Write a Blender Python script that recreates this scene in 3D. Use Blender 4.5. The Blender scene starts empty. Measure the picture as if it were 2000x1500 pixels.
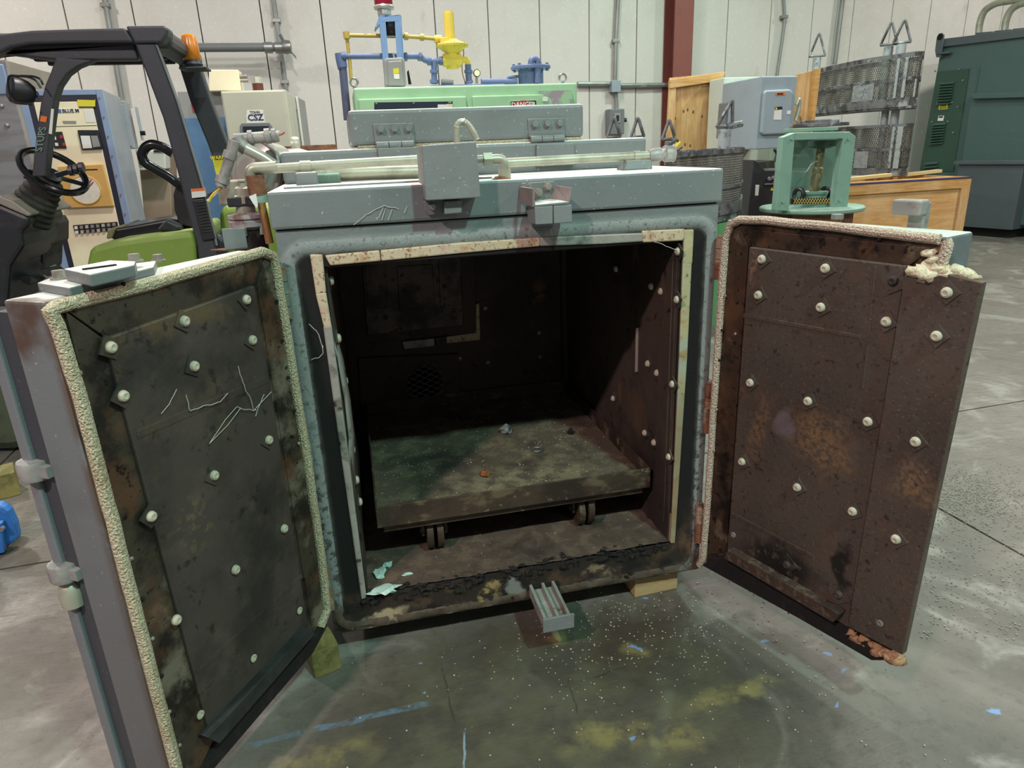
import bpy, math, random
from math import sin, cos, pi, radians, atan2, sqrt
from mathutils import Vector, Matrix, noise as mnoise
random.seed(7)
SC = bpy.context.scene
COL = SC.collection

# ------------------------------------------------------------------ camera, world, lights, exposure
F, YAW, PITCH, ROLL = 1344.42, -.2158, -.3305, -.0424
CAM = Vector((.199, -1.969, 1.5874))
_f = Vector((-sin(YAW)*cos(PITCH), cos(YAW)*cos(PITCH), sin(PITCH)))
_r0 = Vector((cos(YAW), sin(YAW), 0)); _u0 = _r0.cross(_f)
RIGHT = cos(ROLL)*_r0 + sin(ROLL)*_u0
UP = -sin(ROLL)*_r0 + cos(ROLL)*_u0
FWD = _f
cd = bpy.data.cameras.new('camera'); co = bpy.data.objects.new('camera', cd); COL.objects.link(co)
cd.sensor_width = 36; cd.lens = F*36/2000; cd.clip_start = .02; cd.clip_end = 100
co.matrix_world = Matrix((( RIGHT.x, UP.x, -FWD.x, CAM.x), (RIGHT.y, UP.y, -FWD.y, CAM.y), (RIGHT.z, UP.z, -FWD.z, CAM.z), (0,0,0,1)))
SC.camera = co
w = bpy.data.worlds.new('hall_light'); SC.world = w; w.use_nodes = True
w.node_tree.nodes['Background'].inputs[0].default_value = (.94, .97, 1, 1)
w.node_tree.nodes['Background'].inputs[1].default_value = .19
SC.view_settings.view_transform = 'Standard'; SC.view_settings.look = 'None'
SC.view_settings.exposure = 0.0; SC.view_settings.gamma = 1; SC.view_settings.use_curve_mapping = False
def lamp(name, loc, col, power, size=.45, aim=None):
    l = bpy.data.lights.new(name, 'AREA'); l.shape = 'DISK'; l.size = size; l.color = col; l.energy = power
    o = bpy.data.objects.new(name, l); COL.objects.link(o); o.location = loc
    if aim is not None:
        d = Vector(aim)-Vector(loc); o.rotation_euler = d.to_track_quat('-Z', 'Y').to_euler()
    return o
# ceiling lamps: a pinkish one at the left and a greenish one at the right of the camera, and a row along the back wall
lamp('ceiling_lamp', (-2.9,-3.8,5.5), (1.0,.74,.76), 430, .3)
lamp('ceiling_lamp', (2.0,-3.9,5.5), (.46,.86,.76), 360, .3)
lamp('ceiling_lamp', (6.2,-3.2,5.5), (1.0,.94,.88), 190)
lamp('ceiling_lamp', (-4.7,5.2,5.6), (1.0,.95,.84), 230)
lamp('ceiling_lamp', (.2,2.4,5.6), (1.0,.95,.90), 210)
lamp('ceiling_lamp', (1.4,4.6,5.6), (1.0,.94,.92), 150)
lamp('ceiling_lamp', (5.2,5.2,5.6), (.72,1.0,.80), 165)
lamp('ceiling_lamp', (8.2,1.8,5.6), (1.0,.95,.90), 240)
lamp('ceiling_lamp', (11.0,6.0,5.6), (1.0,.96,.86), 150)

# ------------------------------------------------------------------ geometry helpers
def ray(px):
    return (FWD + (px[0]-1000)/F*RIGHT - (px[1]-750)/F*UP)
def at_y(px, y): d = ray(px); return CAM + d*((y-CAM.y)/d.y)
def at_x(px, x): d = ray(px); return CAM + d*((x-CAM.x)/d.x)
def at_z(px, z): d = ray(px); return CAM + d*((z-CAM.z)/d.z)
def at_p(px, p, n):
    d = ray(px); return CAM + d*((Vector(p)-CAM).dot(n)/d.dot(n))
WM = {}
def wm(o):
    return WM.get(o.name, Matrix()) if o else Matrix()
def cyl_frame(a):
    a = a.normalized(); t = Vector((0,0,1)) if abs(a.z) < .9 else Vector((1,0,0))
    x = a.cross(t).normalized(); return x, a.cross(x)
class B:
    def __init__(s): s.v = []; s.f = []; s.sm = []; s.mi = []; s.mat = 0
    def add(s, vs, fs, smooth=False):
        n = len(s.v); s.v += [Vector(v) for v in vs]
        for f in fs: s.f.append([i+n for i in f]); s.sm.append(smooth); s.mi.append(s.mat)
        return s
    def box(s, a, b, M=None):
        x0,y0,z0 = a; x1,y1,z1 = b
        if x0>x1: x0,x1=x1,x0
        if y0>y1: y0,y1=y1,y0
        if z0>z1: z0,z1=z1,z0
        vs = [Vector(p) for p in ((x0,y0,z0),(x1,y0,z0),(x1,y1,z0),(x0,y1,z0),(x0,y0,z1),(x1,y0,z1),(x1,y1,z1),(x0,y1,z1))]
        if M: vs = [M@v for v in vs]
        fs = [(0,3,2,1),(4,5,6,7),(0,1,5,4),(1,2,6,5),(2,3,7,6),(3,0,4,7)]
        if M and M.determinant() < 0: fs = [f[::-1] for f in fs]
        return s.add(vs, fs)
    def hexa(s, q0, q1):      # two quads, front and back, in the same order
        vs = list(q0)+list(q1); n = len(q0)
        fs = [tuple(range(n))[::-1], tuple(range(n, 2*n))]
        for i in range(n): j=(i+1)%n; fs.append((i, j, j+n, i+n))
        # orient outward
        c = sum((Vector(v) for v in vs), Vector())/len(vs)
        f0 = fs[0]; a,b,d = (Vector(vs[f0[k]]) for k in (0,1,2))
        if (b-a).cross(d-a).dot(a-c) < 0: fs = [f[::-1] for f in fs]
        return s.add(vs, fs)
    def prism(s, poly, d):    # polygon of 3D points extruded by the vector d
        d = Vector(d); return s.hexa([Vector(p) for p in poly], [Vector(p)+d for p in poly])
    def cyl(s, p0, p1, r, n=16, r1=None, caps=True):
        p0=Vector(p0); p1=Vector(p1); x,y = cyl_frame(p1-p0); r1 = r if r1 is None else r1
        vs = [p0+(x*cos(2*pi*i/n)+y*sin(2*pi*i/n))*r for i in range(n)]+[p1+(x*cos(2*pi*i/n)+y*sin(2*pi*i/n))*r1 for i in range(n)]
        s.add(vs, [(i,(i+1)%n,(i+1)%n+n,i+n) for i in range(n)], True)
        if caps: s.add(vs, [tuple(range(n))[::-1], tuple(range(n,2*n))])
        return s
    def hexbolt(s, p0, p1, r): 
        return s.cyl(p0, p1, r, 6)
    def tube(s, pts, r, n=10, closed=False, caps=True):
        pts = [Vector(p) for p in pts]; m = len(pts); rs = r if isinstance(r, (list,tuple)) else [r]*m
        t0 = None; vs = []
        up = None
        for i,p in enumerate(pts):
            a = pts[i-1] if (i or closed) else p; b = pts[(i+1)%m] if (i<m-1 or closed) else p
            t = (b-a).normalized()
            if up is None: up, _ = cyl_frame(t)
            up = (up - t*up.dot(t)).normalized(); sd = t.cross(up)
            vs += [p+(up*cos(2*pi*k/n)+sd*sin(2*pi*k/n))*rs[i] for k in range(n)]
        fs = []
        for i in range(m if closed else m-1):
            j = (i+1)%m
            for k in range(n): q=(k+1)%n; fs.append((i*n+k,i*n+q,j*n+q,j*n+k))
        s.add(vs, fs, True)
        if not closed and caps: s.add(vs, [tuple(range(n))[::-1], tuple(range((m-1)*n, m*n))])
        return s
    def lathe(s, prof, o, axis=(0,0,1), n=24):   # prof: list of (radius, height along the axis)
        o = Vector(o); a = Vector(axis).normalized(); x,y = cyl_frame(a); vs=[]; m=len(prof)
        for r,h in prof: vs += [o+a*h+(x*cos(2*pi*k/n)+y*sin(2*pi*k/n))*max(r,1e-5) for k in range(n)]
        fs=[]
        for i in range(m-1):
            for k in range(n): q=(k+1)%n; fs.append((i*n+k,i*n+q,(i+1)*n+q,(i+1)*n+k))
        s.add(vs, fs, True); s.add(vs, [tuple(range(n))[::-1], tuple(range((m-1)*n,m*n))])
        return s
    def torus(s, c, axis, R, r, n=28, k=8):
        x,y = cyl_frame(Vector(axis)); c=Vector(c)
        return s.tube([c+(x*cos(2*pi*i/n)+y*sin(2*pi*i/n))*R for i in range(n)], r, k, closed=True)
    def lump(s, c, r, seed=0, amp=.35, sub=2, st=(1,1,1)):
        vs, fs = ICO[sub]; c = Vector(c)
        out = []
        for v in vs:
            k = 1+amp*mnoise.noise(v*1.7+Vector((seed*3.1,seed*1.3,seed)))+amp*.5*mnoise.noise(v*4+Vector((seed,seed*2.1,0)))
            out.append(c+Vector((v.x*st[0],v.y*st[1],v.z*st[2]))*r*k)
        return s.add(out, fs, sub>1)
    def xf(s, M):
        s.v = [M@v for v in s.v]
        return s
    def build(s, name, mat, parent=None, world=True, bevel=0, label=None, kind=None, seg=2, sharp=35, bang=40):
        inv = wm(parent).inverted() if (parent and world) else Matrix()
        me = bpy.data.meshes.new(name); me.from_pydata([inv@v for v in s.v], [], s.f)
        for m in (mat if isinstance(mat,(list,tuple)) else [mat]): me.materials.append(m)
        me.polygons.foreach_set('use_smooth', s.sm); me.polygons.foreach_set('material_index', s.mi)
        me.update()
        if any(s.sm): me.set_sharp_from_angle(angle=radians(sharp))
        o = bpy.data.objects.new(name, me); COL.objects.link(o)
        if parent: o.parent = parent; WM[o.name] = wm(parent)
        if bevel:
            md = o.modifiers.new('bevel','BEVEL'); md.width = bevel; md.segments = seg; md.limit_method='ANGLE'; md.angle_limit=radians(bang)
        if label: o['label'] = label
        if kind: o['kind'] = kind
        return o
def _ico(sub):
    import bmesh
    bm = bmesh.new(); bmesh.ops.create_icosphere(bm, subdivisions=sub, radius=1)
    r = ([v.co.copy() for v in bm.verts], [tuple(v.index for v in f.verts) for f in bm.faces]); bm.free(); return r
ICO = {i: _ico(i) for i in (1,2,3)}
def thing(name, label, cat, M=None, group=None):
    o = bpy.data.objects.new(name, None); COL.objects.link(o); o.empty_display_size = .1
    M = M or Matrix(); 
    if isinstance(M, Vector): M = Matrix.Translation(M)
    o.matrix_world = M; WM[o.name] = M.copy()
    o['label'] = label; o['category'] = cat
    if group: o['group'] = group
    return o
def tag(o, label, cat, group=None):
    o['label']=label; o['category']=cat
    if group: o['group']=group
    return o
def struct(o): o['kind']='structure'; return o
def frame(origin, ang, z=0):      # local x along ang (degrees from +x), local y to the back
    return Matrix.Translation(Vector((origin[0],origin[1],z))) @ Matrix.Rotation(radians(ang),4,'Z')
def arc(c, a, b, r, t0, t1, n=8):
    c=Vector(c); a=Vector(a); b=Vector(b)
    return [c+a*(r*cos(t0+(t1-t0)*i/n))+b*(r*sin(t0+(t1-t0)*i/n)) for i in range(n+1)]
def bend(pts, r=.03, n=5):        # rounds the corners of a polyline
    pts=[Vector(p) for p in pts]; out=[pts[0]]
    for i in range(1,len(pts)-1):
        a=(pts[i-1]-pts[i]); b=(pts[i+1]-pts[i]); k=min(r,a.length*.45,b.length*.45)
        p=pts[i]+a.normalized()*k; q=pts[i]+b.normalized()*k
        for j in range(n+1):
            t=j/n; out.append(p*(1-t)**2+pts[i]*2*t*(1-t)+q*t*t)
    out.append(pts[-1]); return out
def text(s, name, mat, parent, M, size, ext=.001, width=None):   # flat lettering; M places the middle of the text, local x right, local y up, local z out
    c = bpy.data.curves.new(name,'FONT'); c.body=s; c.size=size; c.extrude=ext; c.offset=size*.025; c.align_x='CENTER'; c.align_y='CENTER'; c.resolution_u=2
    t = bpy.data.objects.new('tmp', c); COL.objects.link(t)
    me = bpy.data.meshes.new_from_object(t.evaluated_get(bpy.context.evaluated_depsgraph_get()))
    COL.objects.unlink(t); bpy.data.objects.remove(t)
    k = 1
    if width:
        xs=[v.co.x for v in me.vertices]; k = width/max(1e-6,max(xs)-min(xs))
    inv = wm(parent).inverted()
    for v in me.vertices: v.co = inv@(M@Vector((v.co.x*k, v.co.y, v.co.z)))
    me.materials.clear(); me.materials.append(mat); me.name=name
    o = bpy.data.objects.new(name, me); COL.objects.link(o); o.parent=parent; WM[o.name]=wm(parent); return o
def face_M(p, x, up):   # matrix for text: middle p, direction x (reading) and up
    x=Vector(x).normalized(); up=Vector(up).normalized(); z=x.cross(up)
    return Matrix(((x.x,up.x,z.x,p[0]),(x.y,up.y,z.y,p[1]),(x.z,up.z,z.z,p[2]),(0,0,0,1)))

# ------------------------------------------------------------------ materials
def hx(h):
    h=h.lstrip('#'); c=[int(h[i:i+2],16)/255 for i in (0,2,4)]
    return tuple((x/12.92 if x<=.04045 else ((x+.055)/1.055)**2.4) for x in c)+(1,)
class NT:
    def __init__(s, name):
        s.m=bpy.data.materials.new(name); s.m.use_nodes=True; s.t=s.m.node_tree; s.b=s.t.nodes['Principled BSDF']
    def n(s, t, **k):
        x=s.t.nodes.new(t)
        for a,v in k.items(): setattr(x,a,v)
        return x
    def set(s, sock, v):
        if isinstance(v, bpy.types.NodeSocket): s.t.links.new(v, sock)
        else: sock.default_value=v
    def math(s, op, a, b=0, c=0):
        x=s.n('ShaderNodeMath', operation=op)
        for i,v in enumerate((a,b,c)): s.set(x.inputs[i], v)
        return x.outputs[0]
    def vmath(s, op, a, b=(0,0,0)):
        x=s.n('ShaderNodeVectorMath', operation=op); s.set(x.inputs[0],a); s.set(x.inputs[1],b)
        return x.outputs[1 if op in ('LENGTH','DOT_PRODUCT','DISTANCE') else 0]
    def sstep(s, v, lo, hi, a=0., b=1.):
        x=s.n('ShaderNodeMapRange', interpolation_type='SMOOTHSTEP')
        s.set(x.inputs[0],v); s.set(x.inputs[1],lo); s.set(x.inputs[2],hi); s.set(x.inputs[3],a); s.set(x.inputs[4],b); return x.outputs[0]
    def mix(s, f, a, b):
        x=s.n('ShaderNodeMix', data_type='RGBA'); s.set(x.inputs[0],f); s.set(x.inputs[6],a); s.set(x.inputs[7],b); return x.outputs[2]
    def noise(s, vec, scale, det=5, rough=.6, dist=0):
        x=s.n('ShaderNodeTexNoise'); s.set(x.inputs['Vector'],vec); x.inputs['Scale'].default_value=scale
        x.inputs['Detail'].default_value=det; x.inputs['Roughness'].default_value=rough; x.inputs['Distortion'].default_value=dist
        return x.outputs['Fac']
    def xyz(s, v):
        x=s.n('ShaderNodeSeparateXYZ'); s.set(x.inputs[0],v); return x.outputs
# layer: dict(c=colour, s=noise scale, lo, hi, d=detail, st=stretch, a=strength, m=[masks], r=roughness)
# masks: ('ell',(cx,cy,cz),(rx,ry,rz)) soft ellipsoid, ('ax',i,lo,hi) ramp along an axis, ('up',lo,hi) on faces turned up
MATS={}
def mat(name, base, rough=.6, metal=0, layers=(), bump=0, bs=60, bdet=4, bst=(1,1,1), warp=.04, spec=None, emit=None, world=False, alpha=None, extra=None):
    N=NT(name); tc=N.n('ShaderNodeTexCoord'); geo=N.n('ShaderNodeNewGeometry')
    P=geo.outputs['Position'] if world else tc.outputs['Object']
    col=hx(base); rg=rough; wp=None
    for L in layers:
        fac=L.get('a',1)
        if L.get('s'):
            v=N.vmath('MULTIPLY',P,L.get('st',(1,1,1)))
            if L.get('o'): v=N.vmath('ADD',v,(L['o'],L['o']*.7,L['o']*1.3))
            nz=N.noise(v,L['s'],L.get('d',5),L.get('ro',.6),L.get('di',0))
            fac=N.math('MULTIPLY',N.sstep(nz,L.get('lo',.5),L.get('hi',.6)),fac)
        for M in L.get('m',()):
            if M[0]=='ell':
                if wp is None:
                    nn=N.n('ShaderNodeTexNoise'); N.set(nn.inputs['Vector'],P); nn.inputs['Scale'].default_value=9; nn.inputs['Detail'].default_value=4
                    wp=N.vmath('ADD',P,N.vmath('MULTIPLY',N.vmath('SUBTRACT',nn.outputs['Color'],(.5,.5,.5)),(warp*4,)*3))
                d=N.vmath('LENGTH',N.vmath('DIVIDE',N.vmath('SUBTRACT',wp,M[1]),M[2]))
                k=N.sstep(d,M[3] if len(M)>3 else .5,1.,1.,0.)
            elif M[0]=='ax':
                k=N.sstep(N.xyz(P)[M[1]],M[2],M[3])
            elif M[0]=='up':
                k=N.sstep(N.xyz(geo.outputs['Normal'])[2],M[1],M[2])
            elif M[0]=='fn': k=M[1](N,P)
            fac=N.math('MULTIPLY',fac,k)
        col=N.mix(fac,col,hx(L['c']))
        if 'r' in L:
            x=N.n('ShaderNodeMix', data_type='FLOAT'); N.set(x.inputs[0],fac); N.set(x.inputs[2],rg); N.set(x.inputs[3],L['r']); rg=x.outputs[0]
    N.set(N.b.inputs['Base Color'],col); N.set(N.b.inputs['Roughness'],rg); N.b.inputs['Metallic'].default_value=metal
    if spec is not None: N.b.inputs['Specular IOR Level'].default_value=spec
    if emit: N.b.inputs['Emission Color'].default_value=hx(emit[0]); N.b.inputs['Emission Strength'].default_value=emit[1]
    if alpha is not None: N.b.inputs['Transmission Weight'].default_value=alpha
    if bump:
        bn=N.n('ShaderNodeBump'); bn.inputs['Distance'].default_value=.01; bn.inputs['Strength'].default_value=bump
        N.set(bn.inputs['Height'], N.noise(N.vmath('MULTIPLY',P,bst),bs,bdet,.65)); N.set(N.b.inputs['Normal'],bn.outputs[0])
    if extra: extra(N,P)
    MATS[name]=N.m; return N.m
def paint(name, base, rough=.5, dust='b9b8ae', dusta=.5, grime='3a3630', chip=None, metal=0, **k):
    Ls=[dict(c=grime,s=3.5,lo=.45,hi=.75,a=.28), dict(c=dust,s=90,lo=.66,hi=.74,a=.45,d=2)]
    if dusta: Ls.append(dict(c=dust,s=6,lo=.2,hi=.6,a=dusta,m=[('up',.6,.95)],r=.9))
    if chip: Ls.append(dict(c=chip,s=22,lo=.66,hi=.70,a=.8,d=4))
    return mat(name,base,rough,metal,Ls,bump=.08,bs=140,**k)
grey_paint = paint('grey_green_paint','727877',.45,chip=None,dust='d3d2c8',dusta=.95)
grey_rust = mat('grey_paint_rusty_edge','7b7f7e',.5,0,[dict(c='5a5f5e',s=6,lo=.45,hi=.75,a=.5),dict(c='8a7a60',s=9,lo=.62,hi=.74,a=.35),dict(c='c9c6ba',s=110,lo=.68,hi=.74,a=.5,d=2)],bump=.1)
black_paint = paint('black_paint','3a3b40',.5,dust='77757a',dusta=.25,grime='1c1c20')
black_plastic = mat('black_plastic','242529',.42,0,[dict(c='55555a',s=7,lo=.5,hi=.75,a=.35)],bump=.05)
black_gloss = mat('black_gloss','141518',.22,0,[dict(c='3a3a3e',s=5,lo=.5,hi=.8,a=.3)])
rubber = mat('rubber','262622',.8,0,[dict(c='55594a',s=6,lo=.45,hi=.7,a=.5)],bump=.2)
green_truck = paint('lime_green_paint','7d9440',.42,dust='b9bb8e',dusta=.25,grime='3f4a20')
steel = mat('bare_steel','9c9d9a',.38,.75,[dict(c='6a6863',s=6,lo=.4,hi=.7,a=.5)],bump=.05)
galv = mat('galvanised_pipe','aaa996',.42,.35,[dict(c='77745f',s=12,lo=.45,hi=.7,a=.6),dict(c='d6d4c4',s=5,lo=.45,hi=.7,a=.5,m=[('up',.3,.9)])],bump=.05)
pewter = mat('grey_cast_fitting','8d8a86',.5,.3,[dict(c='b9b6b0',s=10,lo=.45,hi=.7,a=.6),dict(c='5a5048',s=18,lo=.55,hi=.7,a=.5)],bump=.1)
silver = mat('spun_aluminium','c2c2b4',.3,.55,[dict(c='8f9184',s=3,lo=.4,hi=.8,a=.6),dict(c='e5e3d8',s=8,lo=.5,hi=.8,a=.5)],bump=.03)
rust_brown = mat('rusty_iron','6d4a35',.85,0,[dict(c='8e5f3c',s=14,lo=.4,hi=.6,a=.8),dict(c='3d2a20',s=30,lo=.5,hi=.65,a=.7)],bump=.3)
copper = mat('dull_copper_pipe','a47b4c',.45,.4,[dict(c='5e4a35',s=(12),st=(3,3,.4),lo=.5,hi=.6,a=.7)])
brass_steel = mat('dusty_bolt_head','9a958a',.5,.4,[dict(c='6b6358',s=40,lo=.45,hi=.65,a=.6)])
soot = mat('soot','120f0d',.85,0,[dict(c='2b241e',s=25,lo=.5,hi=.7,a=.6)],bump=.4,bs=70)
conduit_grey = mat('grey_conduit','8f9290',.4,.4,[dict(c='6a6c6a',s=3,lo=.45,hi=.7,a=.5)])
white_paint = paint('white_paint','cfcfc4',.5,grime='8a857a',dusta=.2)
cream_panel = paint('cream_enamel','e8e0be',.4,dust='e8e4cc',dusta=.2,grime='b0a67e')
blue_frame = paint('light_blue_enamel','8498b4',.4,dust='b8c2d0',dusta=.3,grime='5a6a86')
navy = mat('navy_trim','1e2333',.4)
steel_blue = paint('blue_grey_enamel','8b9298',.42,dust='c2c6c8',dusta=.3,grime='5b6066')
stainless = mat('brushed_stainless','a6a8aa',.34,.6,[dict(c='86807a',s=2.5,st=(1,1,6),lo=.4,hi=.7,a=.6)])
taupe = mat('taupe_enamel','8b8378',.5,0,[dict(c='a59c8f',s=3,lo=.4,hi=.7,a=.6)])
putty = paint('putty_enamel','b4b4a2',.45,dust='d2d2c4',dusta=.4,grime='8e8c7c')
mid_grey = paint('mid_grey_enamel','8b8c8a',.5,dust='c6c4bc',dusta=.4,grime='5c5a58')
lime_pale = paint('pale_green_enamel','9cc79c',.42,dust='d6ecd2',dusta=.5,grime='6a9a70')
pipe_blue = paint('blue_pipe_paint','5b6b93',.5,dust='8a98b8',dusta=.3,grime='36405f',chip='4a3a35')
sky_blue = paint('sky_blue_paint','7394bd',.45,dust='9bb5d4',dusta=.3,grime='4f6d96')
yellow = paint('yellow_paint','dcc24a',.45,dust='eee08a',dusta=.4,grime='a08428')
yellow_old = paint('worn_yellow_paint','b49d4c',.5,dust='d8c888',dusta=.3,grime='6a5328',chip='5a4030')
ral_grey = paint('disconnect_grey','93a0a8',.4,dust='c8ced0',dusta=.3,grime='737c88')
dark_grey_box = paint('dark_grey_enamel','6e7274',.45,dust='a8a8a4',dusta=.3,grime='44484a')
teal = paint('sage_green_paint','7da08f',.45,dust='b6cabc',dusta=.5,grime='55776a')
dark_green = paint('dark_green_enamel','2f4a3e',.4,dust='6f8c80',dusta=.3,grime='2a4038')
slate_green = paint('slate_green_enamel','465c5a',.4,dust='8a9c9c',dusta=.35,grime='3d5054')
slate = paint('slate_grey_enamel','4e575b',.45,dust='8e9698',dusta=.3,grime='464c50')
column_red = paint('red_oxide_paint','80473f',.55,dust='a88078',dusta=.2,grime='55302c')
mesh_steel = mat('oxidised_basket_steel','77777a',.55,.35,[dict(c='3a3638',s=6,lo=.42,hi=.6,a=.85),dict(c='b4b6b8',s=9,lo=.55,hi=.68,a=.8,o=4)],bump=.2)
mesh_dark = mat('dark_mesh_wire','6b6862',.6,.3,[dict(c='403a34',s=4,lo=.45,hi=.6,a=.6)])
post_steel = mat('pale_scaled_steel','a8aeb0',.5,.3,[dict(c='5a5c60',s=14,lo=.5,hi=.65,a=.7)],bump=.2)
amber = mat('amber_lens','c87818',.25,0,[dict(c='8c4c0c',s=30,st=(1,1,.1),lo=.45,hi=.6,a=.5)],spec=.6)
red_lens = mat('ruby_lens','9c1c3a',.22,0,[dict(c='5c0c20',s=60,st=(1,1,.05),lo=.5,hi=.65,a=.7)],spec=.6)
label_white = mat('white_label','dcdcd4',.5); label_black=mat('black_print','15151a',.5); label_yellow=mat('yellow_label','d4c932',.5)
label_orange = mat('orange_label','e0702a',.5); label_red=mat('red_print','b02030',.5); navy_print=mat('navy_print','1d2758',.5)
label_grey = mat('grey_print','8a8a88',.6); glass_dark=mat('dark_display','2a3238',.15)
chart_paper = mat('chart_paper','dcdccd',.6,0,[dict(c='c2c4b4',s=30,lo=.5,hi=.6,a=.4)])
ochre = paint('ochre_frame','cda75c',.45,dust='dfc48c',dusta=.2,grime='a07c38')
bolt_white = mat('ceramic_button','b8b29c',.55,0,[dict(c='8c8270',s=40,lo=.55,hi=.75,a=.6)])
hole_black = mat('dark_void','060606',.9)
def wood(name, a, b, st, s=1.6, lo=.4, hi=.62):
    return mat(name,a,.65,0,[dict(c=b,s=s*6,st=st,lo=lo,hi=hi,a=.75,di=1.2),dict(c='6b4a28',s=5,lo=.72,hi=.78,a=.8,d=2,o=3),dict(c='e0c498',s=2.2,lo=.45,hi=.7,a=.35)],bump=.06,bs=50,bst=st)
plywood_v = wood('plywood_sheet','c79f6c','ac8250',(3.2,3.2,.25))
plywood_h = wood('crate_plywood','cb9f66','b5864e',(.25,.25,3))
board_h = wood('crate_board','c89a5c','a97c42',(.3,.3,4))
timber_green = mat('treated_timber','7c7446',.75,0,[dict(c='5c5a28',s=30,lo=.42,hi=.6,a=.7,st=(1,.15,1)),dict(c='a89a5a',s=4,lo=.5,hi=.7,a=.5)],bump=.3)
timber_pale = mat('pale_timber','b0966a',.7,0,[dict(c='8a6f48',s=20,st=(.2,1,1),lo=.45,hi=.6,a=.6)],bump=.2)
wire_black=mat('black_wire','1a1a1c',.4); wire_yellow=mat('yellow_wire','d8bc30',.4); wire_red=mat('red_wire','a04030',.4)
insul = mat('glass_wool','d8ceb0',.95,0,[dict(c='a8946c',s=20,lo=.5,hi=.65,a=.7)],bump=.8,bs=90)
blue_plastic = paint('bright_blue_paint','2f6cb4',.4,dust='6a9cd0',dusta=.4,grime='1e3c6a')
# ------------------------------------------------------------------ the setting: floor slabs, back wall, column, wall services
ANG = 2.356
def floor_marks():
    def seg(N,P,a,b,wd):      # soft line between two ground points
        a=Vector(a); b=Vector(b); d=(b-a); L=d.length; d=d/L; n=Vector((-d.y,d.x,0))
        v=N.vmath('SUBTRACT',P,(a.x,a.y,0)); nn=N.noise(P,6,3)
        t=N.math('ABSOLUTE',N.math('ADD',N.vmath('DOT_PRODUCT',v,tuple(n)),N.math('MULTIPLY',N.math('SUBTRACT',nn,.5),.04)))
        s=N.vmath('DOT_PRODUCT',v,tuple(d))
        return N.math('MULTIPLY',N.sstep(t,wd*.6,wd,1.,0.),N.math('MULTIPLY',N.sstep(s,0,.03),N.sstep(s,L-.03,L,1.,0.)))
    g=lambda px:at_z(px,0)
    E=lambda px,rx,ry,soft=.4:('ell',tuple(g(px)),(rx,ry,.3),soft)
    Ls=[dict(c='4f4b44',s=1.3,lo=.42,hi=.66,a=.7,d=9,di=.8,r=.6),
        dict(c='a5a49b',s=3,lo=.5,hi=.7,a=.55,d=9,o=5,di=1.,r=.24),
        dict(c='45423a',s=16,lo=.5,hi=.68,a=.55,d=10,ro=.75),dict(c='35332c',s=45,lo=.56,hi=.68,a=.5,d=8,ro=.75),dict(c='b0aea4',s=70,lo=.62,hi=.72,a=.4,d=6,ro=.75),
        # the oven's shade in front of its mouth painted darker, mottled with dirt
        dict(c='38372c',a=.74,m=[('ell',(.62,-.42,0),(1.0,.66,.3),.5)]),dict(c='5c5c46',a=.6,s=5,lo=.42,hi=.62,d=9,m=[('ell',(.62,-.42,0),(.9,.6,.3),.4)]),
        dict(c='3a2a20',s=3,lo=.45,hi=.6,a=.5,m=[('ell',(.95,-.1,0),(.6,.35,.3),.4)]),
        dict(c='4c4437',a=.5,s=2,lo=.4,hi=.6,m=[('ell',(-1.2,.9,0),(1.3,1.2,.3),.3)])]
    for px,rx,ry in (((1420,1360),.16,.05),((1180,1430),.15,.06),((1300,1440),.1,.08),((1480,1345),.1,.035),((620,1480),.16,.05),((1100,1250),.05,.03),((1240,1270),.05,.04)):
        Ls.append(dict(c='8c8452',s=12,lo=.36,hi=.62,a=.65,d=9,m=[E(px,rx*1.35,ry*1.5,.15)]))
    for px,r in (((1243,1434),.012),((1232,1262),.013),((1618,1268),.016),((1640,1304),.014),((825,1305),.009),((1935,1388),.018),((1500,1250),.02),((1690,1195),.02),((1260,1173),.012),((1635,1376),.01),((828,1350),.008)):
        Ls.append(dict(c='6f93c4',a=.8,m=[E(px,r*1.4,r*.8,.5)]))
    Ls.append(dict(c='5f8298',s=30,lo=.36,hi=.62,a=.55,m=[('fn',lambda N,P:seg(N,P,g((470,1460)),g((845,1372)),.014))]))
    Ls.append(dict(c='8fb0c4',s=30,lo=.3,hi=.5,a=.6,m=[('fn',lambda N,P:seg(N,P,g((912,1425)),g((905,1510)),.004))]))
    for a,b in (((860,1290),(890,1420)),((1110,1320),(1125,1400)),((1090,1345),(1230,1300))):
        Ls.append(dict(c='2a2822',a=.5,s=20,lo=.35,hi=.5,m=[('fn',lambda N,P,a=a,b=b:seg(N,P,g(a),g(b),.0035))]))
    return Ls
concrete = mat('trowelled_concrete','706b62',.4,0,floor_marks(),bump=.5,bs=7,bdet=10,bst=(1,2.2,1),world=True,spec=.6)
joint_dark = mat('joint_filler','1c1a17',.9)
struct(B().box((-9,-4,-.06),(16,14,-.012)).build('floor', joint_dark))
floor_o = bpy.data.objects['floor']
# slabs between the sawn joints; one joint runs past the oven's left side, parallel to the back wall
Mf = frame((-1.27,.955),ANG)
Mi=Mf.inverted(); jx=(Mi@at_z((8,900),0)).x
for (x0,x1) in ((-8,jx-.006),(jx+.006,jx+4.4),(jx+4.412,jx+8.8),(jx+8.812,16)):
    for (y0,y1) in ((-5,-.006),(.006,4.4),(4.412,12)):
        B().box((x0,y0,-.02),(x1,y1,0),Mf).build('slab', concrete, floor_o)
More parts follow.
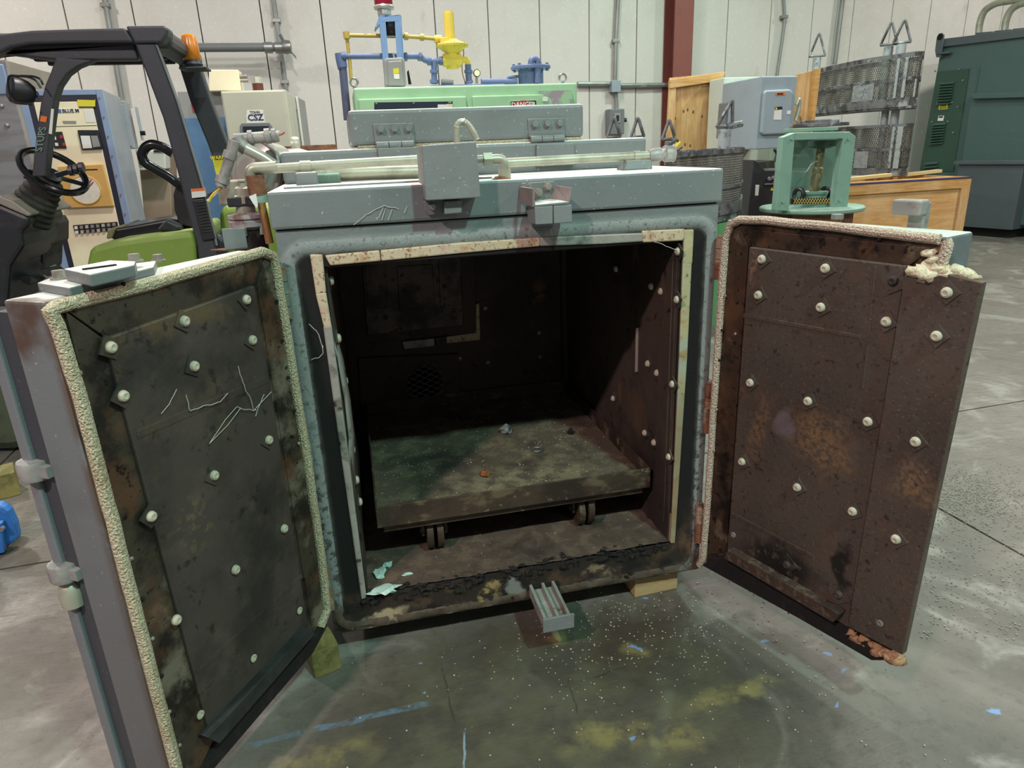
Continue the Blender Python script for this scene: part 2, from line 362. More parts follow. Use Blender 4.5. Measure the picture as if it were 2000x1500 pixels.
# back wall of ribbed panels
YW=8.4; KW=(YW-CAM.y)/(5-CAM.y); PITCHW=.5037*KW; S0=-1.9277*KW
Mw = frame((0,YW),ANG)
panel_mat = mat('wall_panel_enamel','cdcac4',.5,0,[dict(c='b3ae9c',s=1.2,lo=.45,hi=.75,a=.4,d=6),dict(c='e2e0d4',s=25,lo=.55,hi=.7,a=.4),dict(c='8d8674',s=2.2,lo=.62,hi=.75,a=.35,st=(1,1,.5))],bump=.05,bs=200)
wall = struct(B().box((-7,.05,0),(15,.2,7),Mw).build('wall_back', joint_dark))
for k in range(-6,23):
    x=S0+k*PITCHW
    B().box((x+.006,0,0),(x+PITCHW-.006,.05,7),Mw).build('wall_panel', panel_mat, wall, bevel=.008)
struct(B().box((-7,-.012,0),(15,0,.12),Mw).build('baseboard_back', mid_grey))
NW = (Mw.to_3x3()@Vector((0,1,0)))
def onw(px, off=.06): return at_p(px, Mw@Vector((0,-off,0)), NW)
# red steel column in front of the wall
c0=at_p((1333,100), Mw@Vector((0,-.32,0)), NW); cl=Mw.inverted()@c0
col=B(); cx=cl.x
col.box((cx-.15,-.34,0),(cx+.15,-.32,7),Mw); col.box((cx-.15,-.02,0),(cx+.15,-.005,7),Mw); col.box((cx-.01,-.32,0),(cx+.01,-.02,7),Mw)
col.build('red_column', column_red)
tag(bpy.data.objects['red_column'],'red oxide steel column standing against the cream panel wall','column')
# conduits on the wall
def wall_tube(name, pts, r, m, label, cat, off=.06, clips=()):
    P=[onw(p,off) for p in pts]
    if 'vertical' in label: P=[P[0]+Vector((0,0,2.6))]+P
    t=thing(name,label,cat,Matrix.Translation(P[0]))
    B().tube(bend(P,.12),r,8).build('pipe',m,t)
    for c in clips:
        q=onw(c,off); B().box((q.x-.05,q.y-.03,q.z-.025),(q.x+.05,q.y+.06,q.z+.025)).build('clip',steel,t,bevel=.006)
    return t
def run_to(px0, px1, y):   # the same vertical line carried up to image row y
    return px0
wall_tube('conduit',[(529,-40),(560,185)],.03,conduit_grey,'vertical conduit on the wall behind the valved air pipe','conduit',clips=[(540,40),(556,160)])
wall_tube('conduit',[(198,-40),(238,195)],.032,conduit_grey,'vertical conduit on the wall seen through the forklift guard','conduit',clips=[(205,10)])
wall_tube('conduit',[(1209,-30),(1203,80),(1201,160)],.03,conduit_grey,'vertical conduit dropping to the square box left of the red column','conduit',clips=[(1203,80)])
wall_tube('conduit',[(1527,-60),(1533,40),(1517,150)],.025,conduit_grey,'vertical conduit on the greenish wall right of the red column','conduit',clips=[(1532,33)])
wall_tube('conduit',[(1650,-40),(1630,125)],.035,conduit_grey,'thicker vertical conduit behind the raised round mesh basket','conduit')
wall_tube('conduit',[(1128,164),(1196,164)],.034,conduit_grey,'horizontal conduit left of the square box on the wall','conduit')
wall_tube('conduit',[(1208,167),(1308,166)],.034,conduit_grey,'horizontal conduit between the square box and the red column','conduit',clips=[(1256,167)])
wall_tube('conduit',[(1203,180),(1204,213)],.03,conduit_grey,'short conduit between the square box and the small grey switch','conduit')
q=onw((1201,169),.1)
t=thing('junction_box','square grey junction box on the wall left of the red column','box',Matrix.Translation(q))
B().box((q.x-.065,q.y-.05,q.z-.075),(q.x+.065,q.y+.1,q.z+.075)).build('body',ral_grey,t,bevel=.008)
B().box((q.x-.07,q.y-.06,q.z-.08),(q.x+.07,q.y-.05,q.z+.08)).build('cover',ral_grey,t,bevel=.004)
a=onw((1191,213),.2); b=onw((1219,262),.2)
t=thing('disconnect_switch','small grey safety switch on the wall below the square box','switch',Matrix.Translation(b))
B().box((a.x,a.y,b.z),(b.x,a.y+.2,a.z)).build('body',dark_grey_box,t,bevel=.012)
m=(a+b)/2; B().box((m.x-.05,a.y-.012,m.z-.02),(m.x+.05,a.y,m.z+.12)).build('bezel',label_grey,t,bevel=.015)
B().box((m.x-.02,a.y-.03,m.z+.01),(m.x+.02,a.y-.012,m.z+.09)).build('toggle',label_black,t,bevel=.006)
B().cyl((b.x,a.y+.06,m.z+.02),(b.x+.05,a.y+.06,m.z+.02),.03,10).build('lever',label_black,t)
# valved pipe on the left
P=[onw(p,.3) for p in ((385,93),(560,92))]
t=thing('air_pipe','thick grey horizontal pipe ending in a shut-off valve on the wall','pipe',Matrix.Translation(P[1]))
B().tube(P,.052,12).build('pipe',dark_grey_box,t)
for k in ((524,93),(545,93)):
    q=onw(k,.3); d=(P[1]-P[0]).normalized(); B().cyl(q-d*.05,q+d*.05,.066,12).build('coupling',steel,t)
q=P[1]; B().lathe([(.03,-.06),(.075,-.05),(.085,0),(.075,.05),(.03,.06)],q,(1,0,0),14).build('valve_body',steel,t)
B().cyl(q,q+Vector((-.06,-.05,.14)),.02,8).build('stem',dark_grey_box,t)
e=onw((579,113),.34); B().hexa(*[[p+Vector((0,dy,0)) for p in (q+Vector((.0,0,.02)),e+Vector((0,0,.02)),e-Vector((0,0,.02)),q-Vector((0,0,.02)))] for dy in (-.02,0)]).build('lever',steel,t,bevel=.004)

# ------------------------------------------------------------------ the oven
W,H0,HS,HT,D = 1.30,.10,1.401,1.504,1.50
OX0,OX1,OZ0,OZ1,CD = .116,1.184,.225,1.298,1.22
oven = thing('industrial_oven','grey-green cabinet oven with both burnt doors swung open, standing on timber blocks','oven')
def rsdf(N,P,c,h,r):
    v=N.xyz(P)
    qx=N.math('ADD',N.math('ABSOLUTE',N.math('SUBTRACT',v[0],c[0])),r-h[0]); qz=N.math('ADD',N.math('ABSOLUTE',N.math('SUBTRACT',v[2],c[1])),r-h[1])
    o=N.vmath('LENGTH',N.n('ShaderNodeCombineXYZ').outputs[0])
    cx=N.n('ShaderNodeCombineXYZ'); N.set(cx.inputs[0],N.math('MAXIMUM',qx,0)); N.set(cx.inputs[1],N.math('MAXIMUM',qz,0))
    return N.math('SUBTRACT',N.math('ADD',N.vmath('LENGTH',cx.outputs[0]),N.math('MINIMUM',N.math('MAXIMUM',qx,qz),0)),r)
FC=((.6525,.7375),(.6325,.6175),.06)
def ring_mask(lo0,lo1,hi0,hi1,amp=.02):
    def f(N,P):
        d=N.math('ADD',rsdf(N,P,*FC),N.math('MULTIPLY',N.math('SUBTRACT',N.noise(P,12,6,.7),.5),amp*2))
        return N.math('MULTIPLY',N.sstep(d,lo0,lo1),N.sstep(d,hi0,hi1,1.,0.))
    return ('fn',f)
def front_only(N,P): return N.sstep(N.xyz(P)[1],.0,.04,1.,0.)
fo=('fn',front_only)
def cell(N,P):    # print of the woven gasket
    v=N.n('ShaderNodeTexVoronoi'); N.set(v.inputs['Vector'],P); v.inputs['Scale'].default_value=230
    return N.sstep(v.outputs['Distance'],.2,.6)
body_mat = mat('burnt_front_paint','707675',.5,0,[
    dict(c='454c4c',s=3,lo=.45,hi=.75,a=.35), dict(c='c4c2b6',s=90,lo=.67,hi=.74,a=.5,d=2),
    dict(c='a9aea9',a=.6,m=[ring_mask(-.03,-.008,.004,.03,.006),fo]),
    dict(c='332c26',a=.92,r=.85,m=[ring_mask(-.5,-.3,-.026,-.006,.008),fo]),
    dict(c='0c0a09',a=.98,r=.9,m=[ring_mask(-.5,-.3,-.034,-.018,.012),fo]),
    dict(c='1a1612',s=40,lo=.5,hi=.6,a=.9,d=6,m=[ring_mask(-.03,-.015,.0,.02,.02),fo]),
    dict(c='2a2118',a=.92,s=6,lo=.3,hi=.45,m=[('ax',2,.26,.19),fo]),
    dict(c='4c3a28',a=.8,s=11,lo=.5,hi=.62,m=[('ax',2,.26,.2),fo]),
    dict(c='100d0a',a=.9,s=9,lo=.5,hi=.6,o=4,m=[('ax',2,.24,.19),fo]),
    dict(c='a99a78',a=.85,s=25,lo=.4,hi=.55,m=[('ell',(.14,0,.125),(.11,.1,.03),.5),fo]),
    dict(c='a08c5c',a=.8,s=30,lo=.45,hi=.6,m=[('ell',(.52,0,.155),(.05,.1,.035),.4),fo]),
    dict(c='7f847c',a=.85,m=[('ell',(.60,0,.165),(.035,.1,.05),.6),fo]),
    dict(c='94846a',a=.7,s=18,lo=.45,hi=.6,m=[('ell',(.93,0,.15),(.1,.1,.03),.4),fo]),
    dict(c='55402c',a=.7,s=8,lo=.4,hi=.55,m=[('ax',0,1.2,1.28),('ax',2,.5,.2),fo]),
    dict(c='6b4c38',a=.6,s=8,lo=.45,hi=.6,m=[('ell',(1.24,0,.2),(.08,.1,.1),.3),fo])],bump=.22,bs=55,bdet=6)
bd=B()
bd.box((0,0,H0),(OX0,D,HS)); bd.box((OX1,0,H0),(W,D,HS)); bd.box((OX0,0,H0),(OX1,D,OZ0)); bd.box((OX0,0,OZ1),(OX1,D,HS)); bd.box((OX0,CD,OZ0),(OX1,D,OZ1))
body=bd.build('body',body_mat,oven,bevel=.0)
slab_mat = mat('dusty_slab_paint','727877',.5,0,[dict(c='474e4f',s=3.5,lo=.45,hi=.75,a=.35),dict(c='cfcdc4',s=80,lo=.66,hi=.73,a=.6,d=2),
    dict(c='ecebe4',a=.97,r=.95,s=7,lo=.08,hi=.3,m=[('up',.7,.95)]),dict(c='9a9c96',a=.6,s=4,lo=.5,hi=.62,m=[('up',.7,.95)])],bump=.1,bs=120)
B().box((-.006,-.012,HS+.004),(W+.006,D,HT)).build('top_slab',slab_mat,oven,bevel=.008)
B().box((.004,.006,HS-.002),(W-.004,D-.01,HS+.006)).build('shadow_gap',hole_black,oven)
# gasket print: a low rounded ridge of dust left by the rope
def rrect(x0,x1,z0,z1,r,y,n=6):
    out=[]
    for cx,cz,t in ((x1-r,z1-r,0),(x0+r,z1-r,pi/2),(x0+r,z0+r,pi),(x1-r,z0+r,1.5*pi)):
        out+=[Vector((cx+r*cos(t+pi/2*i/n),y,cz+r*sin(t+pi/2*i/n))) for i in range(n+1)]
    return out
print_mat = mat('gasket_print','858b88',.75,0,[dict(c='a2a6a0',s=4,lo=.4,hi=.7,a=.5),dict(c='6c7270',a=.5,m=[('fn',cell)]),dict(c='2a241e',s=40,lo=.5,hi=.6,a=.8,d=7,m=[('ax',2,1.15,.5)]),dict(c='3a332b',s=50,lo=.56,hi=.66,a=.6),dict(c='4a3a28',s=6,lo=.3,hi=.4,a=.9,m=[('ax',2,.25,.16)])],bump=.1,bs=150)
rp=rrect(.022,1.283,.118,1.352,.05,0)
rp=[q for i in range(len(rp)) for q in [rp[i].lerp(rp[(i+1)%len(rp)],j/max(1,int((rp[(i+1)%len(rp)]-rp[i]).length/.015))) for j in range(max(1,int((rp[(i+1)%len(rp)]-rp[i]).length/.015)))]]
g=B().tube(rp,.016,8,closed=True); g.v=[Vector((v.x,v.y*.28,v.z))+(Vector((0,-1,.4))*.009*mnoise.noise(v*22)+Vector((0,-1,.6))*.006*mnoise.noise(v*60))*max(0,min(1,(.3-v.z)/.12)) for v in g.v]; g.build('gasket_print',print_mat,oven)
# liner of the chamber
liner = mat('scorched_liner','4a3e35',.72,.1,[dict(c='221c18',s=2,lo=.4,hi=.65,a=.8),dict(c='47382b',s=4,st=(1,1,.35),lo=.5,hi=.7,a=.7,d=8),dict(c='6b5238',s=7,st=(1,1,.4),lo=.6,hi=.7,a=.6,d=8),dict(c='0d0b0a',s=20,lo=.6,hi=.7,a=.8),
   dict(c='5c4630',a=.7,s=9,lo=.4,hi=.6,m=[('ell',(1.18,.33,.62),(.1,.14,.14),.2)]),dict(c='54493c',a=.8,s=9,lo=.4,hi=.6,m=[('ell',(1.18,.13,.62),(.1,.05,.1),.2)]),dict(c='7a5e38',a=.7,s=14,lo=.45,hi=.6,m=[('ell',(1.05,1.22,.93),(.06,.1,.1),.2)])],bump=.18,bs=35,bdet=6)
e=.004
B().box((OX0,.02,OZ0),(OX0+.006,CD,OZ1)).build('liner_wall',liner,oven)
B().box((OX1-.006,.02,OZ0),(OX1,CD,OZ1)).build('liner_wall',liner,oven)
B().box((OX0,CD-.006,OZ0),(OX1,CD,OZ1)).build('liner_wall',liner,oven)
B().box((OX0,.02,OZ1-.006),(OX1,CD,OZ1)).build('liner_ceiling',liner,oven)
B().box((OX1-.03,CD-.05,OZ0),(OX1-.006,CD-.006,OZ1)).build('corner_strip',liner,oven,bevel=.004)
B().box((OX1-.012,.035,.30),(OX1-.006,.12,1.27)).build('seam_plate',liner,oven,bevel=.002)
B().box((OX1-.016,.30,.78),(OX1-.006,.312,.95)).build('scuff_rail',taupe,oven,bevel=.003)
# crumbling floor of the chamber
floor_ash = mat('ash_floor','4f4136',.95,0,[dict(c='6a5a48',s=18,lo=.45,hi=.65,a=.7,d=8),dict(c='241b15',s=7,lo=.5,hi=.7,a=.7),dict(c='a09684',s=90,lo=.68,hi=.74,a=.7,d=2)],bump=.5,bs=90,bdet=8)
def heightfield(x0,x1,y0,y1,z,nx,ny,h,sc,seed,edge=None):
    vs=[];fs=[]
    for j in range(ny+1):
        for i in range(nx+1):
            x=x0+(x1-x0)*i/nx; y=y0+(y1-y0)*j/ny; p=Vector((x*sc,y*sc,seed))
            d=mnoise.noise(p)*.5+mnoise.noise(p*3)*.3+mnoise.noise(p*9)*.25
            vs.append((x,y,z+h*(.6+d)))
    for j in range(ny):
        for i in range(nx): a=j*(nx+1)+i; fs.append((a,a+1,a+nx+2,a+nx+1))
    return B().add(vs,fs,True)
o=heightfield(OX0+.006,OX1-.006,-.0,CD,OZ0+.004,64,72,.014,6,3.3).build('ash_floor',floor_ash,oven,kind='stuff')
cr=B()
for i in range(420):
    x=random.uniform(.09,1.2); z=random.gauss(OZ0-.008,.011); cr.lump((x,random.uniform(-.006,.03),z),random.uniform(.003,.0085),i,1.1,1,(1.7,1.2,.9))
cr.build('sill_crust',soot,oven,kind='stuff')
# jamb strips around the mouth
jamb = mat('scaled_cream_strip','c4b294',.7,.1,[dict(c='a97a52',s=30,lo=.5,hi=.68,a=.6,d=8),dict(c='7d5236',s=110,lo=.56,hi=.64,a=.85,d=4),dict(c='b9a8a0',s=3,lo=.45,hi=.7,a=.6),dict(c='4a4038',s=9,lo=.64,hi=.72,a=.8)],bump=.15)
jamb_grey = mat('scaled_grey_strip','96938a',.6,.2,[dict(c='5e574c',s=16,lo=.52,hi=.66,a=.8,d=6),dict(c='b8b4a6',s=5,lo=.45,hi=.7,a=.5),dict(c='2c2620',s=24,lo=.62,hi=.7,a=.9)],bump=.15)
jamb_yellow = mat('scaled_yellow_strip','b8ae86',.65,.1,[dict(c='9fb0a4',s=4,lo=.45,hi=.6,a=.7),dict(c='a8823f',s=10,lo=.52,hi=.64,a=.7),dict(c='54492f',s=45,lo=.62,hi=.7,a=.8),dict(c='8f7a58',a=.8,s=5,lo=.3,hi=.5,m=[('ax',2,1.0,.6)])],bump=.15)
def strip(pts,m,nm='jamb_strip',d=.028,y=-.006):
    f=[at_y(p,y) for p in pts]; bk=[v+Vector((0,d,0)) for v in f]
    return B().hexa(f,bk).build(nm,m,oven,bevel=.004)
strip([(634,499),(741,489),(744,510),(645,519)],jamb)
strip([(743,489),(900,474),(1055,464),(1055,481),(900,495),(745,510)],jamb)
strip([(1055,464),(1180,458),(1256,455),(1256,472),(1180,477),(1055,481)],jamb_grey)
strip([(1254,451),(1338,447),(1336,470),(1256,474)],jamb)
strip([(605,497),(630,497),(637,572),(617,576)],jamb)
strip([(616,573),(637,571),(648,640),(633,642)],jamb)
strip([(631,638),(648,636),(676,850),(716,1168),(706,1172),(660,850)],jamb_grey,d=.05)
strip([(1337,449),(1356,448),(1353,516),(1334,518)],jamb_yellow)
strip([(1334,514),(1352,514),(1343,700),(1319,1062),(1310,1062),(1327,700)],jamb_yellow)
strip([(1327,500),(1336,500),(1328,700),(1312,1060),(1303,1060),(1319,700)],liner,y=.012,d=.02)
# torn inner lining sheet bulging at the left jamb
sh=B(); pts=[(641,640),(652,645),(668,700),(682,780),(690,850),(690,920),(686,990)]
L=[]; 
for i,p in enumerate(pts):
    L.append((at_y(p,.05),at_y((p[0]-10,p[1]),.012)))
vs=[v for a in L for v in a]; fs=[(2*i,2*i+2,2*i+3,2*i+1) for i in range(len(L)-1)]
o=sh.add(vs,fs,True).build('torn_lining',jamb_grey,oven); md=o.modifiers.new('s','SOLIDIFY'); md.thickness=.004
# studs
def stud(parent,p,n,r=.012,wr=.02,m=None,rot=None,washer=True,wm_=None,flat=False):
    n=Vector(n).normalized(); x,y=cyl_frame(n); a=rot if rot is not None else random.uniform(.5,1.1)
    u=x*cos(a)+y*sin(a); v=n.cross(u); p=Vector(p)
    if washer:
        q=[p+u*wr*sx+v*wr*sy for sx,sy in ((-1,-1),(1,-1),(1,1),(-1,1))]
        B().prism(q,n*.004).build('washer',wm_ or liner,parent)
    if flat: B().lathe([(r*.9,.003),(r*.9,.006),(r*.5,.007),(r*.45,.004)],p,n,12).build('stud',m or bolt_white,parent)
    else: B().lathe([(r,.003),(r,.006),(r*.85,.011),(r*.5,.0135),(r*.3,.012),(.0,.012)],p,n,14).build('stud',m or bolt_white,parent)
for px in ((1327,491),(1206,525),(1275,559),(1294,569),(1325,585),(1268,710),(1286,728),(1316,750),(1262,845),(1280,864),(1309,892),(1200,778)):
    stud(oven,at_x(px,OX1-.006),(-1,0,0),.0125)
for y,z in ((.05,1.25),(.05,1.08),(.06,.98),(.09,.9),(.06,.72),(.09,.6),(.13,.5),(.2,.9)):
    stud(oven,(OX0+.006,y,z),(1,0,0),.014)
for px in ((948,602),(953,708),(898,700),(1053,650),(1055,697),(728,724)):
    stud(oven,at_y(px,CD-.006),(0,-1,0),.011,washer=False,m=brass_steel,flat=True)
# blower intake and duct plate on the rear wall
def plate(px,d,m,nm,y=CD-.006,bev=.003):
    f=[at_y(p,y-d) for p in px]; return B().prism(f,(0,d,0)).build(nm,m,oven,bevel=bev)
duct_m = mat('scorched_duct','5c5046',.55,.35,[dict(c='1a1512',s=5,lo=.42,hi=.6,a=.9),dict(c='6b5f52',s=9,lo=.55,hi=.7,a=.6),dict(c='14100e',s=30,lo=.58,hi=.66,a=.9)],bump=.1)
plate([(640,480),(928,470),(930,650),(652,676)],.02,liner,'duct_frame')
plate([(706,500),(900,490),(905,636),(718,655)],.032,duct_m,'duct_plate')
plate([(712,510),(752,508),(757,600),(718,604)],.037,duct_m,'baffle'); plate([(856,504),(898,502),(903,595),(860,600)],.037,duct_m,'baffle')
plate([(775,520),(845,516),(850,600),(780,606)],.037,duct_m,'baffle')
for px in ((791,565),(818,562),(868,559),(882,570),(728,582),(753,620),(791,606)):
    p=at_y(px,CD-.043); B().cyl(p+Vector((0,.012,0)),p,.012,8).build('bolt',liner,oven)
plate([(785,668),(848,661),(849,676),(790,682)],.028,jamb_grey,'duct_gasket'); plate([(872,658),(938,649),(938,664),(872,671)],.028,jamb,'duct_gasket'); plate([(930,595),(936,592),(938,655),(930,655)],.03,jamb,'duct_gasket')
plate([(850,660),(872,657),(873,674),(851,676)],.034,liner,'clamp')
pv=[at_y(p,CD-.03) for p in ((700,700),(896,692),(899,800),(705,800))]
B().prism(pv,(0,.024,0)).build('vent_plate',liner,oven,bevel=.003)
c=at_y((830,748),CD-.031); B().lathe([(.0,.0),(.075,.0),(.08,.004),(.085,.0)],c,(0,-1,0),24).build('vent_opening',hole_black,oven)
gr=B()
for i in range(-4,5):
    for s in (-1,1):
        o=i*.026; hl=sqrt(max(.0001,.08**2-(o*.8)**2)); d=Vector((cos(.5),0,s*sin(.5))); nn=Vector((-s*sin(.5),0,cos(.5)))
        gr.cyl(c+nn*o-d*hl+Vector((0,-.012,0)),c+nn*o+d*hl+Vector((0,-.012,0)),.0022,5)
gr.build('vent_grille',steel,oven)
# ------------------------------------------------------------------ doors
ZD0,ZD1,LD = .165,1.355,.638
gasket_m = mat('braided_gasket','d0c6a6',.9,0,[dict(c='8a8168',a=.6,m=[('fn',lambda N,P:cell(N,P))]),dict(c='8a7a58',s=6,lo=.5,hi=.7,a=.5)],bump=.9,bs=190,bdet=1)
gasket_pale = mat('braided_gasket_pale','d8c6b2',.9,0,[dict(c='94826e',a=.6,m=[('fn',lambda N,P:cell(N,P))]),dict(c='a08c76',s=6,lo=.5,hi=.7,a=.5)],bump=.9,bs=190,bdet=1)
class Door:
    def __init__(s,h,th,side):
        u=Vector((cos(th),sin(th),0)); n=Vector((-sin(th),cos(th),0))*side; s.side=side; s.h=Vector((h[0],h[1],0))
        e=u*side; s.u=u; s.n=n; s.e=e
        s.M=Matrix(((e.x,n.x,0,h[0]),(e.y,n.y,0,h[1]),(0,0,1,0),(0,0,0,1)))
    def P(s,x,k,z): return s.h+s.u*x+s.n*k+Vector((0,0,z))
    def px(s,p,k=0): return at_p(p,s.h+s.n*k,s.n)          # world point on the plane k
    def loc(s,p,k=0):                                           # object-space point of the shader
        return tuple(s.M.inverted()@s.px(p,k))
    def poly(s,pts,k0,k1,nm,m,par,bev=.002,**kw):
        f=[s.px(p,k0) for p in pts]; return B().prism(f,s.n*(k1-k0)).build(nm,m,par,bevel=bev,**kw)
    def box(s,x0,x1,k0,k1,z0,z1):
        return B().hexa([s.P(*q) for q in ((x0,k0,z0),(x1,k0,z0),(x1,k0,z1),(x0,k0,z1))],[s.P(*q) for q in ((x0,k1,z0),(x1,k1,z0),(x1,k1,z1),(x0,k1,z1))])
DL=Door((-.009,-.036),-2.149,-1); DR=Door((1.302,-.04),-1.221,1)
def door_shell(D,m,label,T):
    o=D.box(0,LD,.006,T,ZD0,ZD1); inv=D.M.inverted()
    o.v=[inv@v for v in o.v]
    d=o.build('door',m,None,bevel=.006,label=label); d.parent=oven; d.matrix_local=D.M; WM[d.name]=D.M.copy()
    return d
def door_paint(name,D,extra):
    return mat(name,'6c7273',.5,0,[dict(c='4a4d50',s=4,lo=.45,hi=.75,a=.4),dict(c='c6c4ba',s=80,lo=.67,hi=.74,a=.4,d=2),dict(c='d4d2c8',s=6,lo=.15,hi=.45,a=.9,r=.9,m=[('up',.7,.95)])]+extra,bump=.08,bs=120)
lx=lambda D,x:x*D.side
left_m=door_paint('left_door_paint',DL,[dict(c='4d3528',a=.9,m=[('ell',(-.66,.06,1.30),(.06,.06,.1),.4)]),
    dict(c='57402e',a=.85,s=8,lo=.35,hi=.5,m=[('ax',1,.03,.004)]), dict(c='55504f',a=.5,m=[('ax',2,1.2,.4)])])
right_m=door_paint('right_door_paint',DR,[dict(c='1c1a18',s=14,lo=.42,hi=.55,a=.9,d=8,m=[('ax',0,.62,.637),('ax',1,.07,.0)]),dict(c='93b3a4',a=.5,m=[('up',.7,.95),('ax',0,.2,.5)])])
doorL=door_shell(DL,left_m,'left door, dark scorched inside with a cream rope gasket',.115)
doorR=door_shell(DR,right_m,'right door, brown scorched inside with a torn upper corner',.125)
# scorched sheet metal of the two doors
def sheetL(nm,**k):
    E=lambda px,rx,rz,s=.3:('ell',DL.loc(px),(rx,.2,rz),s)
    return mat(nm,'4c443e',.55,.15,[dict(c='26221f',s=3,lo=.42,hi=.65,a=.75),dict(c='5c5048',s=10,lo=.5,hi=.7,a=.6,d=8),
      dict(c='6f6046',s=40,lo=.5,hi=.62,a=.75,d=6,m=[E((370,1030),.09,.09)]),dict(c='665538',s=24,lo=.4,hi=.6,a=.8,m=[E((225,960),.035,.16)]),
      dict(c='6a573c',s=24,lo=.4,hi=.6,a=.7,m=[E((340,620),.3,.05)]),dict(c='5c4a30',s=14,lo=.45,hi=.62,a=.7,m=[E((250,840),.05,.2)]),
      dict(c='54493c',s=20,lo=.42,hi=.6,a=.6,m=[E((400,800),.14,.12)]),
      dict(c='8d867a',s=170,lo=.76,hi=.79,a=.7,d=1),dict(c='1c1a18',s=28,lo=.6,hi=.7,a=.7)],bump=.12,bs=60,bdet=5)
def sheetR(nm,base='554a42'):
    E=lambda px,rx,rz,s=.25:('ell',DR.loc(px),(rx,.2,rz),s)
    return mat(nm,base,.58,.2,[dict(c='41352e',s=3,lo=.42,hi=.65,a=.6),dict(c='7a6656',s=110,lo=.58,hi=.7,a=.6,d=3),dict(c='2c2420',s=90,lo=.58,hi=.68,a=.6,d=4,o=6),dict(c='604c3d',s=12,lo=.5,hi=.7,a=.5,d=8),
      dict(c='8a6a48',s=80,lo=.36,hi=.62,a=.8,d=8,m=[E((1610,860),.13,.14,.1)]),dict(c='8a6648',s=80,lo=.38,hi=.64,a=.6,d=8,m=[E((1490,830),.06,.2,.1)]),
      dict(c='75666a',a=.75,m=[E((1545,825),.045,.055,.4)]),dict(c='8a6a4c',s=80,lo=.36,hi=.62,a=.8,d=8,m=[E((1785,940),.07,.09,.1)]),
      dict(c='94745c',s=60,lo=.45,hi=.58,a=.7,m=[E((1475,515),.025,.08)]),dict(c='7a5a44',s=50,lo=.48,hi=.6,a=.6,m=[E((1450,700),.02,.3)]),
      dict(c='14110f',s=30,lo=.36,hi=.5,a=.93,d=7,m=[E((1530,1100),.19,.11,.35)]),dict(c='0f0d0c',a=.9,s=20,lo=.3,hi=.45,m=[E((1655,1110),.035,.11,.4)]),
      dict(c='56443a',s=6,lo=.5,hi=.65,a=.5,m=[E((1750,650),.1,.3)]),
      dict(c='b0a492',s=170,lo=.77,hi=.8,a=.6,d=1),dict(c='1e1714',s=30,lo=.62,hi=.7,a=.7)],bump=.12,bs=60,bdet=5)
SL=sheetL('left_sheet'); SR=sheetR('right_sheet')
trimL=mat('scorched_trim_left','4a4236',.5,.35,[dict(c='1d1a17',s=6,lo=.45,hi=.6,a=.85),dict(c='8a8270',s=7,lo=.52,hi=.66,a=.75,o=3),dict(c='6b4a33',s=5,lo=.5,hi=.62,a=.7,o=7),dict(c='14110f',s=40,lo=.6,hi=.68,a=.9)],bump=.15)
trimR=mat('scorched_trim_right','4a382c',.5,.35,[dict(c='16110f',s=6,lo=.45,hi=.6,a=.9),dict(c='94866e',s=6,lo=.55,hi=.7,a=.75,o=3),dict(c='6b4a33',s=5,lo=.5,hi=.62,a=.7,o=7),dict(c='120f0d',s=36,lo=.58,hi=.66,a=.9)],bump=.15)
# --- left door
k=-.0
DL.poly([(92,608),(530,489),(640,1205),(352,1540)],.0,.008,'backing_sheet',trimL,doorL)
DL.poly([(131,606),(515,503),(498,556),(206,659)],-.008,.004,'trim_strip',trimL,doorL)
DL.poly([(516,506),(533,512),(631,1195),(609,1222),(503,560)],-.004,.004,'trim_strip',trimL,doorL)
DL.poly([(129,608),(203,662),(418,1443),(392,1500),(352,1540)],-.008,.004,'trim_strip',trimL,doorL)
DL.poly([(206,661),(498,557),(603,1224),(412,1440)],-.018,.004,'inner_panel',SL,doorL,bev=.004)
DL.poly([(266,842),(520,735),(524,748),(270,858)],-.0195,-.017,'crease',SL,doorL)
DL.poly([(384,1310),(590,1120),(592,1128),(388,1318)],-.0195,-.017,'crease',SL,doorL)
DL.poly([(406,1440),(604,1227),(616,1238),(430,1452)],-.045,-.016,'bottom_trim',mat('angle_strip','454846',.4,.4,[dict(c='2a2c2a',s=9,lo=.45,hi=.65,a=.6)],bump=.1),doorL)
DL.poly([(425,1450),(618,1240),(632,1212),(640,1222),(612,1275),(420,1500),(380,1520)],-.012,.03,'bottom_crust',soot,doorL)
gp=[(352,1530),(300,1330),(228,1050),(160,790),(112,635),(97,607),(112,599),(300,553),(470,504),(512,492),(532,500),(540,530),(566,690),(600,900),(628,1090),(638,1190),(626,1225)]
pp=[DL.px(p,-.006) for p in gp]; sm=[]
for i in range(len(pp)-1):
    n_=max(2,int((pp[i+1]-pp[i]).length/.02))
    for j in range(n_): sm.append(pp[i].lerp(pp[i+1],j/n_))
sm.append(pp[-1]); sm=[p+Vector((0,0,.002*mnoise.noise(p*14))) + DL.u*.002*mnoise.noise(p*14+Vector((9,0,0))) for p in sm]
B().tube(sm,.0135,10).build('rope_gasket',gasket_m,doorL)
studsL=[(357,627),(478,585),(490,664),(213,678),(376,715),(237,773),(522,859),(415,928),(292,1008),(552,1032),(457,1112),(341,1210)]
for i,p in enumerate(studsL): stud(doorL,DL.px(p,-.018),-DL.n,.0125,.02,wm_=SL,washer=i<9 )
for p in ((583,1192),(493,1285),(389,1395)): stud(doorL,DL.px(p,-.018),-DL.n,.012,flat=True,washer=False)
